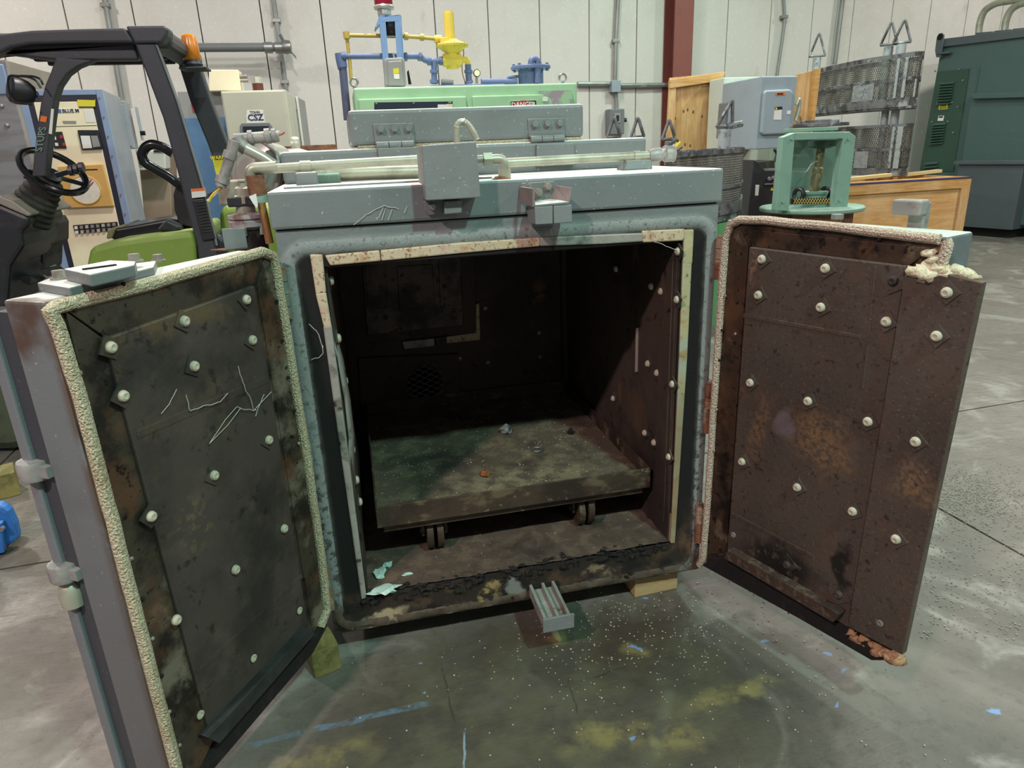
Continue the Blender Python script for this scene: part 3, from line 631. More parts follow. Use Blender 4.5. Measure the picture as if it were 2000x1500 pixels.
for p in ((240,555),(322,555),(392,534),(145,604),(456,517),(155,728),(185,828),(208,920),(256,1091),(278,1170),(297,1247),(315,1320),(330,1390),(350,1455),(540,588),(551,665),(562,737),(575,802),(583,866)):
    q=DL.px(p,-.009); B().lathe([(.005,0),(.005,.003),(.003,.005),(0,.005)],q,-DL.n,8).build('screw',brass_steel if random.random()<.4 else soot,doorL)
# latch plates on top of the left door
def top_poly(D,pts,z0,z1,nm,m,par,bev=.003):
    return B().prism([at_z(p,z1) for p in pts],(0,0,z0-z1)).build(nm,m,par,bevel=bev)
top_poly(DL,[(72,552),(124,532),(305,509),(300,521),(134,562)],ZD1,ZD1+.018,'latch_plate',grey_paint,doorL)
top_poly(DL,[(124,525),(215,508),(265,510),(262,517),(174,536)],ZD1+.018,ZD1+.042,'latch_plate',grey_paint,doorL)
for px,z in (((117,545),ZD1+.018),((264,512),ZD1+.03),((310,511),ZD1)):
    p=at_z(px,z); B().cyl(p,p+Vector((0,0,.004)),.017,14).cyl(p+Vector((0,0,.004)),p+Vector((0,0,.018)),.012,6).build('bolt',brass_steel,doorL)
p=at_z((195,523),ZD1+.042); B().box((-.03,-.004,0),(.03,.004,.003),Matrix.Translation(p)@Matrix.Rotation(.6,4,'Z')).build('scuff_mark',soot,doorL)
f=[at_y(q,.02) for q in ((433,462),(478,451),(483,484),(439,492))]; 
p0=at_z((440,490),ZD1); p1=at_z((484,485),ZD1); up=Vector((0,0,.058))
B().prism([p0,p1,p1+up*.95,p0+up],(.0,.004,0)).build('top_tab',grey_paint,doorL,bevel=.001)
B().prism([p0,p1,p1+DL.n*.05,p0+DL.n*.05],(0,0,.003)).build('top_tab_foot',rust_brown,doorL)
# latch rod along the free edge
rx=LD-.02; rk=.16
rp_=[DL.P(LD+.0,rk,.1),DL.P(LD+.0,rk,1.33)]
DL.box(LD-.015,LD+.006,.155,.185,.1,1.33).build('latch_rod',dark_grey_box,doorL,bevel=.004)
DL.box(LD-.03,LD-.004,.115,.155,.12,1.33).build('black_edge_strip',black_paint,doorL)  # plain black strip filling the band between latch rod and door
for px in ((84,908),(135,1108)):
    q=DL.px(px,rk)
    c=DL.P(LD,rk,q.z); B().lathe([(.018,-.02),(.03,-.02),(.032,-.014),(.032,.014),(.03,.02),(.018,.02)],c,(0,0,1),18).build('rod_guide',pewter,doorL)
    B().hexa([c+DL.n*a_+DL.u*b_+Vector((0,0,-.012)) for a_,b_ in ((-.05,-.02),(-.02,-.02),(-.02,.012),(-.05,.012))],[c+DL.n*a_+DL.u*b_+Vector((0,0,.012)) for a_,b_ in ((-.05,-.02),(-.02,-.02),(-.02,.012),(-.05,.012))]).build('guide_arm',pewter,doorL)
q=DL.px((138,1140),rk); c=DL.P(LD,rk,q.z-.02); B().lathe([(.012,.03),(.022,.02),(.026,0),(.024,-.03),(.016,-.034)],c,(0,0,1),14).build('rod_knob',galv,doorL)
# --- right door
DR.poly([(1428,432),(1845,468),(1740,1290),(1374,1093)],.0,.008,'backing_sheet',trimR,doorR)
DR.poly([(1447,446),(1818,484),(1775,519),(1462,481)],-.01,.004,'trim_strip',trimR,doorR)
DR.poly([(1445,446),(1461,482),(1418,1078),(1384,1084),(1408,700)],-.006,.004,'trim_strip',trimR,doorR)
DR.poly([(1463,482),(1770,519),(1766,535),(1655,1226),(1420,1075)],-.018,.004,'inner_panel',SR,doorR,bev=.004)
astr=[(1766,537),(1800,541),(1850,535),(1918,552),(1762,1280),(1655,1224)]
DR.poly(astr,-.028,-.004,'overlap_panel',SR,doorR,bev=.003)
DR.poly([(1452,612),(1680,655),(1679,662),(1451,620)],-.0195,-.017,'crease',SR,doorR)
DR.poly([(1708,520),(1712,521),(1700,640),(1686,760),(1682,760),(1696,640)],-.0198,-.017,'crease',SR,doorR)
DR.poly([(1429,1000),(1590,1085),(1589,1090),(1428,1006)],-.0195,-.017,'crease',SR,doorR)
DR.poly([(1421,1074),(1640,1200),(1626,1216),(1413,1090)],-.05,-.017,'bottom_trim',mat('rust_angle','4d3c33',.55,.3,[dict(c='75655a',s=40,lo=.5,hi=.62,a=.6),dict(c='2a211d',s=6,lo=.5,hi=.65,a=.7)],bump=.4,bs=90),doorR)
DR.poly([(1386,1088),(1412,1088),(1626,1214),(1655,1222),(1700,1262),(1740,1290),(1702,1290),(1560,1208),(1372,1105)],-.012,.03,'bottom_crust',soot,doorR)
gp=[(1366,1103),(1374,1088),(1384,960),(1398,740),(1412,530),(1418,462),(1427,438),(1446,428),(1490,430),(1600,440),(1720,454),(1835,468)]
def rope(D,gp,k,r,m,par):
    pp=[D.px(p,k) for p in gp]; sm=[]
    for i in range(len(pp)-1):
        n_=max(2,int((pp[i+1]-pp[i]).length/.02))
        for j in range(n_): sm.append(pp[i].lerp(pp[i+1],j/n_))
    sm.append(pp[-1]); sm=[p+Vector((0,0,.002*mnoise.noise(p*14)))+D.u*.002*mnoise.noise(p*14+Vector((9,0,0))) for p in sm]
    B().tube(sm,r,10).build('rope_gasket',m,par)
rope(DR,gp,-.006,.0125,gasket_pale,doorR)
rope(DR,[(1846,470),(1850,478),(1842,505),(1836,540)],-.008,.0125,gasket_pale,doorR)
ins=B()
for i,(p,r,k_) in enumerate(((  (1790,528),.016,-.012),((1805,533),.019,-.014),((1822,540),.02,-.014),((1835,524),.014,-.01),((1848,530),.013,-.01),((1868,528),.015,.0),((1885,536),.014,.0),((1900,541),.01,.0),((1812,520),.013,-.008),((1826,508),.012,-.006),((1816,495),.012,-.006),((1860,535),.014,-.004))):
    ins.lump(DR.px(p,k_),r*1.15,i,.7,2,(1.25,1.1,.8))
ins.build('glass_wool',insul,doorR,kind='stuff',sharp=180)
ins=B()
for i in range(26):
    t=i/25; p=(1660+t*95+random.uniform(-3,3),1232+t*56+random.uniform(-4,4)); ins.lump(DR.px(p,random.uniform(-.012,.03)),random.uniform(.012,.02),i+40,.7,2,(1.3,1,.7))
ins.build('glass_wool',mat('singed_glass_wool','b08a66',.95,0,[dict(c='6b4a34',s=16,lo=.48,hi=.64,a=.7)],bump=.8,bs=80),doorR,kind='stuff',sharp=180)
studsR=[((1490,506),-.018),((1614,524),-.018),((1483,576),-.018),((1605,600),-.018),((1733,628),-.018),((1831,656),-.028),((1851,571),-.028),((1467,747),-.018),((1580,783),-.018),((1697,823),-.018),((1790,862),-.028),((1451,901),-.018),((1559,951),-.018),((1667,998),-.018),((1752,1052),-.028)]
for p,k_ in studsR: stud(doorR,DR.px(p,k_),-DR.n,.013,.0205,wm_=SR,rot=random.uniform(.55,.85))
for p,k_ in (((1747,548),-.018),((1539,1102),-.018),((1640,1160),-.018)): stud(doorR,DR.px(p,k_),-DR.n,.013,.026,wm_=SR,m=liner)
for p,k_ in (((1434,1044),-.018),((1720,1216),-.028)): stud(doorR,DR.px(p,k_),-DR.n,.011,flat=True,washer=False,m=brass_steel)
for p in ((1417,578),(1411,645),(1405,703),(1440,590),(1437,652),(1642,466),(1718,467),(1560,452),(1510,450),(1400,800),(1395,880)):
    q=DR.px(p,-.008); B().lathe([(.005,0),(.005,.003),(.003,.005),(0,.005)],q,-DR.n,8).build('screw',soot if random.random()<.7 else brass_steel,doorR)
p=at_z((1635,428),ZD1); B().cyl(p,p+Vector((0,0,.014)),.017,6).build('bolt',pewter,doorR,bevel=.001)
# latch handle rising behind the right door
kb=.135
hq=[DR.px(p,kb) for p in ((1756,399),(1812,390),(1808,400),(1800,436),(1772,437),(1774,420),(1754,418))]
q=DR.px((1785,425),kb)
x0=(DR.M.inverted()@DR.px((1772,430),kb)).x; x1=(DR.M.inverted()@DR.px((1803,430),kb)).x
zt=DR.px((1780,395),kb).z
lb=DR.box(x0,x1,kb,kb+.03,1.1,zt); lb.build('latch_bar',pewter,doorR,bevel=.003)
lb=DR.box(x0-.03,x1+.005,kb-.03,kb+.012,zt-.03,zt+.008); lb.build('latch_hook',pewter,doorR,bevel=.005)
# hinges
def hinge(px0,px1,x,m,y=-.02,r=.014):
    a=at_x(px0,x) if False else at_y(px0,y); b=at_y(px1,y); z0,z1=b.z,a.z; xm=(a.x+b.x)/2
    t=B()
    n_=4
    for i in range(n_):
        za=z0+(z1-z0)*i/n_; t.cyl((xm,y,za+.001),(xm,y,za+(z1-z0)/n_-.001),r,12)
    t.cyl((xm,y,z1),(xm,y,z1+.006),r*.75,10)
    h=t.build('hinge',m,oven)
for a,b in (((551,525),(560,622)),((597,842),(605,928)),((639,1108),(642,1190))): hinge(a,b,0,mat('hinge_worn_paint','6d7a70',.5,.2,[dict(c='8a6a4a',s=9,lo=.45,hi=.55,a=.9),dict(c='a8a68c',s=20,lo=.55,hi=.65,a=.6)]) if 'hinge_worn_paint' not in MATS else MATS['hinge_worn_paint'])
for a,b in (((1407,464),(1404,546)),((1384,750),(1382,845)),((1366,985),(1365,1058))): hinge(a,b,0,mat('hinge_rust','7a4f36',.75,.1,[dict(c='b09a84',s=14,lo=.5,hi=.6,a=.7),dict(c='4a2c1e',s=20,lo=.5,hi=.64,a=.8)],bump=.2) if 'hinge_rust' not in MATS else MATS['hinge_rust'])
# ------------------------------------------------------------------ fittings on top of the oven
# riser and explosion-relief lid
YR=.45
B().box((0.004,YR,HT),(1.258,D-.05,1.604)).build('vent_riser',slab_mat,oven,bevel=.012)
lid=B().box((.229,YR+.02,1.613),(1.03,1.1,1.722)).build('vent_lid',grey_paint,oven,bevel=.012)
B().tube([(.25,YR+.03,1.608),(1.02,YR+.03,1.608)],.007,8).build('lid_gasket',gasket_m,lid)
def hinge_top(px_plate,px_low,bolts,knx):
    y=YR+.02; f=[at_y(p,y-.006) for p in px_plate]
    hp=B().prism(f,(0,.006,0)).build('hinge_plate',grey_paint,lid,bevel=.002)
    for p in bolts:
        q=at_y(p,y-.006); B().cyl(q,q+Vector((0,-.003,0)),.0155,14).cyl(q+Vector((0,-.003,0)),q+Vector((0,-.014,0)),.011,6).build('bolt',grey_paint,lid)
    x0=f[0].x; x1=f[1].x
    z=1.611
    for i in range(3):
        xa=x0+.004+(x1-x0-.008)*i/3; B().cyl((xa+.001,y-.014,z),(xa+(x1-x0-.008)/3-.001,y-.014,z),.012,12).build('knuckle',grey_paint,lid)
    l=[at_y(p,YR-.012) for p in px_low]; B().prism(l,(0,.012,0)).build('hinge_leaf',grey_paint,oven,bevel=.002)
hinge_top([(728,242),(807,240),(811,280),(733,283)],[(737,290),(819,287),(822,314),(741,318)],[(743,252),(770,251),(797,250)],0)
hinge_top([(1031,232),(1102,230),(1104,264),(1033,268)],[(1048,282),(1121,280),(1122,322),(1048,326)],[(1044,242),(1068,241),(1092,240)],0)
B().box((-.1,.98,1.604),(.18,1.06,1.628)).build('rear_bar',rust_brown,oven,bevel=.003)
q=at_y((570,290),.9); B().lathe([(.0,0),(.028,.0),(.03,.006),(.03,.022),(.026,.03),(0,.03)],(q.x,.9,1.63),(1,0,0),16).build('end_disc',galv,oven)
# pipes along the front of the top
YP=.22
def P_(px,y=YP): return at_y(px,y)
B().tube([P_((497,332)),P_((640,322)),P_((830,311))],.0135,12).build('pipe',galv,oven)
B().tube([at_y((612,341),.3),at_y((830,335),.3)],.021,12).build('pipe',galv,oven)
B().tube([P_((988,318)),P_((1120,311)),P_((1278,303))],.014,12).build('pipe',galv,oven)
def clamp(px,w=.03,y=YP,r=.0165):
    q=P_(px,y); B().cyl(q-Vector((w/2,0,0)),q+Vector((w/2,0,0)),r,12).box((q.x-w*.55,y-.006,q.z-.034),(q.x+w*.55,y+.006,q.z-.004)).build('pipe_strap',galv,oven)
clamp((597,325)); clamp((1243,305),.022); clamp((630,340),.02,.3,.024)
q=P_((600,348)); B().box((q.x-.03,YP-.05,HT),(q.x+.03,YP+.02,q.z+.018)).build('pipe_support',grey_paint,oven,bevel=.006)
q=at_y((632,345),.3); B().box((q.x-.04,.27,HT),(q.x+.05,.33,q.z+.01)).build('pipe_support',teal,oven,bevel=.006)
q=P_((1240,313)); B().hexa([(q.x-.05,YP-.03,HT),(q.x+.05,YP-.03,HT),(q.x+.05,YP-.02,q.z),(q.x-.035,YP-.02,q.z)],[(q.x-.05,YP+.04,HT),(q.x+.05,YP+.04,HT),(q.x+.05,YP+.03,q.z),(q.x-.035,YP+.03,q.z)]).build('pipe_support',grey_paint,oven,bevel=.004)
for k,(y,c_) in enumerate(((.1,'ribs'),(.14,''),(.18,''))):
    B().box((.03,y,HT-.001),(.62,y+.022,HT+.006)).build('dust_ledge',slab_mat,oven,bevel=.003)
# right end of the pipe: conduit body and loose wires
e0=P_((1278,303)); B().lathe([(.018,-.02),(.022,0),(.022,.02),(.018,.03),(.026,.035),(.026,.06),(.03,.065)],e0,(1,0,.06),12).build('conduit_body',pewter,oven)
cb=[P_(p) for p in ((1284,297),(1296,288),(1312,300),(1316,312),(1300,312))]; B().prism([v+Vector((0,-.02,0)) for v in cb],(0,.045,0)).build('conduit_cover',pewter,oven,bevel=.006)
for pts,m_,r_ in (([(1305,300),(1318,288),(1328,277)],wire_yellow,.006),([(1308,300),(1322,294),(1332,287)],wire_black,.004),([(1298,292),(1312,280),(1322,272),(1326,280)],wire_black,.004),([(1296,290),(1305,283),(1314,276)],wire_black,.004)):
    B().tube(bend([P_(p) for p in pts],.02),r_,6).build('wire',m_,oven)
# limit-switch box and its bracket
bx=[at_y(p,-.085) for p in ((824,284),(930,276),(939,386),(832,392))]
cbx=B().hexa(bx,[v+Vector((0,.15,0)) for v in bx]).build('switch_box',grey_rust,oven,bevel=.003)
bp=[at_y(p,-.022) for p in ((829,390),(905,386),(905,416),(895,421),(880,420),(868,416),(838,421),(829,412))]
B().prism(bp,(0,.01,0)).build('box_bracket',grey_paint,oven,bevel=.002)
bp=[at_y(p,-.06) for p in ((868,394),(903,391),(902,416),(868,419))]
B().hexa(bp,[v+Vector((0,.05,0)) for v in bp]).build('box_bracket',grey_paint,oven,bevel=.003)
q=at_y((843,403),-.022); B().cyl(q,q+Vector((0,-.03,0)),.008,10).build('bolt',brass_steel,oven)
fx=[at_y(p,.03) for p in ((893,284),(892,258),(893,243),(903,236),(914,243),(925,260),(932,276))]
pts=bend(fx,.03,4); pts2=[]
for i in range(len(pts)-1):
    n_=max(1,int((pts[i+1]-pts[i]).length/.004))
    for j in range(n_): pts2.append(pts[i].lerp(pts[i+1],j/n_))
B().tube(pts2,[.0085+.0012*(i%2) for i in range(len(pts2))],10).build('flexible_conduit',galv,oven)
q=at_y((940,312),.03); 
B().cyl(q+Vector((-.02,0,0)),q+Vector((.005,0,0)),.013,12).build('fitting_nut',brass_steel,oven)
B().hexbolt(q+Vector((.005,0,.001)),q+Vector((.03,0,.001)),.02).build('fitting_nut',galv,oven)
B().tube(bend([at_y((953,312),.03),at_y((985,310),.03),at_y((985,342),.03)],.03,6),.014,12).build('elbow',galv,oven)
q=at_y((985,330),.03); B().cyl((q.x,.03,HT),(q.x,.03,q.z),.018,14).build('elbow_socket',galv,oven)
B().lathe([(.03,0),(.022,.004),(.018,.008)],(q.x-.01,.03,HT),(0,0,1),12).build('rust_ring',rust_brown,oven)
# latch keeper in the middle of the slab
kp=[at_y(p,-.018) for p in ((1016,364),(1020,358),(1082,354),(1088,360),(1098,380),(1098,405),(1040,408))]
B().prism(kp,(0,.006,0)).build('keeper_plate',grey_paint,oven,bevel=.001)
for p in ((1030,366),(1069,364),(1051,376)):
    q=at_y(p,-.018); B().cyl(q,q+Vector((0,-.003,0)),.013,12).cyl(q+Vector((0,-.003,0)),q+Vector((0,-.013,0)),.0095,6).build('bolt',brass_steel,oven)
wing_m=mat('worn_primer','7d7370',.6,.1,[dict(c='9a8a86',s=7,lo=.45,hi=.65,a=.7),dict(c='5c6464',s=12,lo=.5,hi=.7,a=.7)])
a0=at_y((1016,364),-.018); a1=at_y((1018,398),-.018); 
B().hexa([at_y(p,-.018) for p in ((1015,365),(1020,364),(1020,398),(1015,396))],[at_y(p,-.1) for p in ((1040,368),(1045,368),(1045,404),(1040,404))]).build('keeper_wing',wing_m,oven,bevel=.001)
B().hexa([at_y(p,-.018) for p in ((1083,362),(1087,362),(1078,390),(1074,390))],[at_y(p,-.09) for p in ((1114,366),(1118,367),(1113,395),(1109,395))]).build('keeper_wing',wing_m,oven,bevel=.001)
B().hexa([at_y(p,-.018) for p in ((1044,392),(1080,388),(1082,394),(1044,398))],[at_y(p,-.1) for p in ((1045,400),(1111,394),(1113,399),(1045,404))]).build('keeper_shelf',grey_paint,oven,bevel=.001)
for p in (((1044,404),(1080,402),(1080,437),(1046,439)),((1081,402),(1117,400),(1118,434),(1082,437))):
    f=[at_y(q,-.1) for q in p]; B().hexa(f,[v+Vector((0,.085,0)) for v in f]).build('keeper_block',grey_rust,oven,bevel=.002)
# lower latch keeper: an I-shaped bar on a bolted plate
lp=[at_y(p,-.012) for p in ((1036,1146),(1092,1137),(1095,1166),(1040,1174))]
B().prism(lp,(0,.012,0)).build('lower_plate',soot,oven,bevel=.002)
for p in ((1042,1155),(1084,1146),(1051,1161)):
    q=at_y(p,-.012); B().cyl(q,q+Vector((0,-.012,0)),.009,6).build('bolt',brass_steel,oven)
zc=.145; 
x0,x1=.653,.757; lm=mat('latch_bar_paint','8c8f84',.6,.1,[dict(c='75655e',s=8,lo=.45,hi=.6,a=.6),dict(c='b4b6a8',s=14,lo=.5,hi=.7,a=.6),dict(c='4a4038',s=30,lo=.58,hi=.68,a=.8)],bump=.15)
B().box((x0+.005,-.2,zc-.022),(x0+.015,-.012,zc+.022)).box((x1-.02,-.2,zc-.022),(x1-.01,-.012,zc+.022)).box((x0+.015,-.2,zc-.006),(x1-.02,-.012,zc+.0)).box((x0+.048,-.2,zc-.0),(x0+.058,-.012,zc+.022)).build('lower_keeper',lm,oven,bevel=.001)
B().box((x0,-.208,zc-.026),(x1,-.2,zc+.026)).build('keeper_end',grey_rust,oven,bevel=.002)
# ------------------------------------------------------------------ valve train and blower at the oven's left side
def tubeY(name,pts,r,m,y,par=oven,n=12,b=.02):
    return B().tube(bend([at_y(p,y) for p in pts],b),r,n).build(name,m,par)
c=at_y((503,334),.62); ax=Vector((-.5,-.85,.12)).normalized()
B().lathe([(.0,-.10),(.092,-.10),(.10,-.09),(.10,.0),(.108,.0),(.11,.012),(.10,.014),(.09,.02),(.05,.034),(.0,.04)],c,ax,36).build('blower_motor',silver,oven)
B().torus(c+ax*.016,ax,.101,.008,36,8).build('motor_rim',pewter,oven); B().torus(c+ax*.026,ax,.066,.003,36,6).build('motor_rim',pewter,oven)
B().lathe([(.066,0),(.07,.1),(.05,.16),(.02,.17)],c+Vector((.04,.1,-.0)),(1,.2,0),28).build('motor_shroud',silver,oven)
sh_=[at_y(p,.66) for p in ((500,290),(520,291),(535,300),(547,318),(550,345),(548,360))]
for i,dx in enumerate((0,.012,.022)):
    B().tube([v+Vector((dx,.03*i,0)) for v in bend(sh_,.04)],.006,8).build('cooling_fin',silver,oven)
q=at_y((465,380),.62); B().box((q.x-.055,.56,q.z-.03),(q.x+.05,.7,q.z+.05)).build('motor_foot',galv,oven,bevel=.006)
# conduit tee above the blower
tubeY('conduit_arm',[(458,272),(545,266)],.0175,pewter,.5)
tubeY('conduit_sleeve',[(498,268),(520,266)],.0155,galv,.499)
tubeY('conduit_elbow',[(462,268),(468,280),(482,292)],.022,pewter,.49)
tubeY('bent_pipe',[(480,290),(515,308),(540,326)],.0175,silver,.46)
tubeY('conduit_arm',[(458,275),(444,325),(431,364)],.0165,pewter,.44)
for p0,p1,r in (((508-22,270),(494,269),.024),((518,266),(528,265),.0235),((532,265),(540,264),.022)):
    a=at_y(p0,.5); b=at_y(p1,.5); B().cyl(a,b,r,12).build('coupling',pewter,oven)
for p0,p1 in (((451,297),(447,310)),((437,344),(433,357))):
    a=at_y(p0,.44); b=at_y(p1,.44); B().cyl(a,b,.021,12).build('coupling',pewter,oven)
for pts,m_ in (([(545,264),(552,262),(556,258)],wire_red),([(540,260),(545,256)],label_white),([(430,366),(415,375),(402,387)],wire_black),([(432,366),(418,382),(405,392)],label_white),([(430,368),(420,372),(404,380)],wire_black),([(433,366),(415,380),(408,394)],wire_yellow)):
    tubeY('wire',pts,.0045 if m_ is wire_yellow else .003,m_,.44,n=6)
# gas elbow, valve stack
B().tube(bend([at_y((540,326),YP),at_y((487,330),YP),at_y((492,360),YP)],.03,6),.017,12).build('pipe_elbow',galv,oven)
q0=at_y((497,342),YP); q1=at_y((504,380),YP); B().cyl(q0,q1,.026,16).build('pipe_drop',rust_brown,oven)
a=at_y((508,382),YP); b=at_y((511,395),YP); B().cyl(a,b,.026,14).build('pipe_collar',teal,oven)
a=at_y((510,396),.16); b=at_y((527,475),.16); B().cyl(a,b,.0115,14).build('copper_pipe',copper,oven)
tg=[at_y(p,.14) for p in ((486,384),(500,378),(504,402),(500,406))]; B().prism(tg,(0,.002,0)).build('paper_tag',label_white,oven)
yv=.3
a=at_y((478,392),yv); b=at_y((481,418),yv); B().lathe([(.026,0),(.028,.004),(.028,.03),(.031,.032),(.031,.05),(.026,.055),(.026,.075),(.02,.08)],b,(a-b),16).build('valve_bonnet',galv,oven)
c=at_y((483,428),yv); B().lathe([(.04,-.03),(.055,-.02),(.056,-.004),(.05,.0),(.056,.004),(.055,.014),(.03,.02)],c,(0,0,1),14).build('valve_flange',mat('pink_grey_casting','a59a9a',.5,.2,[dict(c='6b4a3c',s=14,lo=.52,hi=.64,a=.8),dict(c='c9c0c4',s=9,lo=.5,hi=.7,a=.6)],bump=.1),oven)
for i in range(6):
    t_=i*pi/3+.4; B().cyl((c.x+.05*cos(t_),c.y+.05*sin(t_),c.z-.045),(c.x+.05*cos(t_),c.y+.05*sin(t_),c.z-.01),.0065,8).build('flange_bolt',galv,oven)
B().lathe([(.035,-.18),(.05,-.17),(.05,-.05),(.04,-.03)],c,(0,0,1),14).build('valve_body',soot,oven)
a=at_y((466,386),yv); B().box((a.x-.03,yv-.03,a.z-.025),(a.x+.06,yv+.03,a.z+.004)).build('actuator',black_plastic,oven,bevel=.004)
a=at_y((473,352),yv); b=at_y((477,378),yv); B().cyl(a,b,.009,10).cyl(a,a+(b-a)*.1,.013,10).build('valve_stem',galv,oven)
B().box((-.09,.2,1.18),(-.0,.26,1.2)).build('valve_bracket',soot,oven)
# ------------------------------------------------------------------ cart inside, debris
cart = thing('tray_cart','rusty steel tray on wheels standing inside the oven chamber','cart',Matrix.Translation(Vector((.667,.65,OZ0))))
tray_m = mat('rusty_tray','4a3c30',.6,.25,[dict(c='2c231c',s=4,lo=.42,hi=.62,a=.8),dict(c='75664f',s=8,st=(1,1,2),lo=.52,hi=.66,a=.7,d=8),dict(c='8a8068',s=30,lo=.62,hi=.7,a=.6)],bump=.2,bs=50)
TX0,TX1,TY0,TY1,TZ=.174,1.16,.128,1.179,.47
B().box((TX0,TY0,TZ-.078),(TX1,TY0+.006,TZ)).build('front_rim',tray_m,cart,bevel=.002)
B().box((TX0,TY1-.006,TZ-.078),(TX1,TY1,TZ)).build('rear_rim',tray_m,cart,bevel=.002)
B().box((TX0,TY0+.006,TZ-.078),(TX0+.006,TY1-.006,TZ)).build('side_rim',tray_m,cart,bevel=.002)
B().box((TX1-.006,TY0+.006,TZ-.078),(TX1,TY1-.006,TZ)).build('side_rim',tray_m,cart,bevel=.002)
B().box((TX0+.006,TY0+.006,TZ-.078),(TX1-.006,TY1-.006,TZ-.072)).build('tray_floor',tray_m,cart)
B().box((TX0+.02,TY0+.02,TZ-.108),(TX1-.02,TY0+.06,TZ-.078)).box((TX0+.02,TY1-.06,TZ-.108),(TX1-.02,TY1-.02,TZ-.078)).box((TX0+.02,TY0+.06,TZ-.108),(TX0+.06,TY1-.06,TZ-.078)).box((TX1-.06,TY0+.06,TZ-.108),(TX1-.02,TY1-.06,TZ-.078)).build('frame',tray_m,cart,bevel=.002)
ash_m = mat('tray_ash','54493a',.95,0,[dict(c='7c7258',s=12,lo=.45,hi=.65,a=.6,d=8),dict(c='241f1a',a=.85,s=9,lo=.35,hi=.55,m=[('ell',(-.22,-.1,.2),(.25,.2,.2),.3)]),dict(c='2a231c',s=5,lo=.5,hi=.66,a=.6),dict(c='b0a88f',s=100,lo=.66,hi=.72,a=.7,d=2),dict(c='9a9070',a=.5,s=16,lo=.4,hi=.6,m=[('ell',(.05,-.35,.2),(.4,.14,.2),.3)])],bump=.5,bs=110,bdet=8)
heightfield(TX0+.006,TX1-.006,TY0+.006,TY1-.006,TZ-.058,70,70,.006,8,8.8).build('ash_layer',ash_m,cart,kind='stuff')
for px,xs in (((855,1085),(-.018,.018)),((1145,1032),(-.018,.018))):
    g_=at_z(px,OZ0+.008); yy=TY0+.1
    for dx in xs:
        B().cyl((g_.x+dx-.011,yy,OZ0+.078),(g_.x+dx+.011,yy,OZ0+.078),.07,20).build('wheel',tray_m,cart,bevel=.003)
    B().box((g_.x-.045,yy-.03,OZ0+.07),(g_.x-.036,yy+.03,TZ-.108)).box((g_.x+.036,yy-.03,OZ0+.07),(g_.x+.045,yy+.03,TZ-.108)).build('wheel_fork',tray_m,cart)
    B().cyl((g_.x-.05,yy,OZ0+.078),(g_.x+.05,yy,OZ0+.078),.012,10).build('axle',tray_m,cart)
for gx in (.39,.95):
    B().cyl((gx-.02,TY1-.12,OZ0+.078),(gx+.02,TY1-.12,OZ0+.078),.07,16).box((gx+.025,TY1-.15,OZ0+.07),(gx+.033,TY1-.09,TZ-.108)).build('wheel',tray_m,cart)
zt=TZ-.053
q=at_z((988,845),zt); o=B().lump((q.x,q.y,zt+.016),.025,5,.7,2,(1.1,1,.8)).build('stone',mat('grey_stone','6b6b68',.9,0,[dict(c='a8a8a4',s=60,lo=.55,hi=.66,a=.8),dict(c='3a3836',s=25,lo=.5,hi=.64,a=.7)],bump=.6)); tag(o,'grey speckled stone lying in the middle of the rusty tray','stone')
q=at_z((1115,847),zt); o=B().lump((q.x,q.y,zt+.008),.013,9,.6,2).build('stone',soot); tag(o,'small black clinker stone on the reddish right side of the tray','stone')
q=at_z((1049,880),zt); o=B().torus((q.x,q.y,zt+.005),(0,0,1),.021,.005,24,8).build('steel_ring',steel); tag(o,'pale flat steel ring lying on the tray right of centre','ring')
q=at_z((948,929),zt); M_=Matrix.Translation(Vector((q.x,q.y,zt+.011)))
o=B().lathe([(.008,-.009),(.018,-.009),(.018,.009),(.008,.009),(.008,-.009)],(q.x,q.y,zt+.011),(.3,.2,1),6).build('rusty_nut',mat('orange_rust','9a5a28',.8,0,[dict(c='5e3416',s=60,lo=.5,hi=.64,a=.8)],bump=.3)); tag(o,'orange rusted hexagonal nut near the front rim of the tray','nut')
scrap_m=mat('foam_scrap','a8c4b8',.9,0,[dict(c='dce8e2',s=30,lo=.5,hi=.7,a=.6)],bump=.5)
zf=OZ0+.012
for i,(px,r,st,lab) in enumerate((((752,1155),.03,(1.5,.8,.3),'largest white flake at the front left corner of the chamber floor'),((742,1122),.022,(.9,1.3,.4),'ragged white flake behind the largest flake on the chamber floor'),((758,1105),.014,(1,1,.5),'small white flake farthest back beside the left wall of the chamber'),((796,1123),.011,(1.4,.7,.5),'lone pale flake right of the other white flakes on the chamber floor'))):
    q=at_z(px,zf); o=B().lump((q.x,q.y,zf+r*.25),r,i+20,.9,2,st).build('foam_flake',scrap_m); tag(o,lab,'flake','white flakes on the chamber floor')
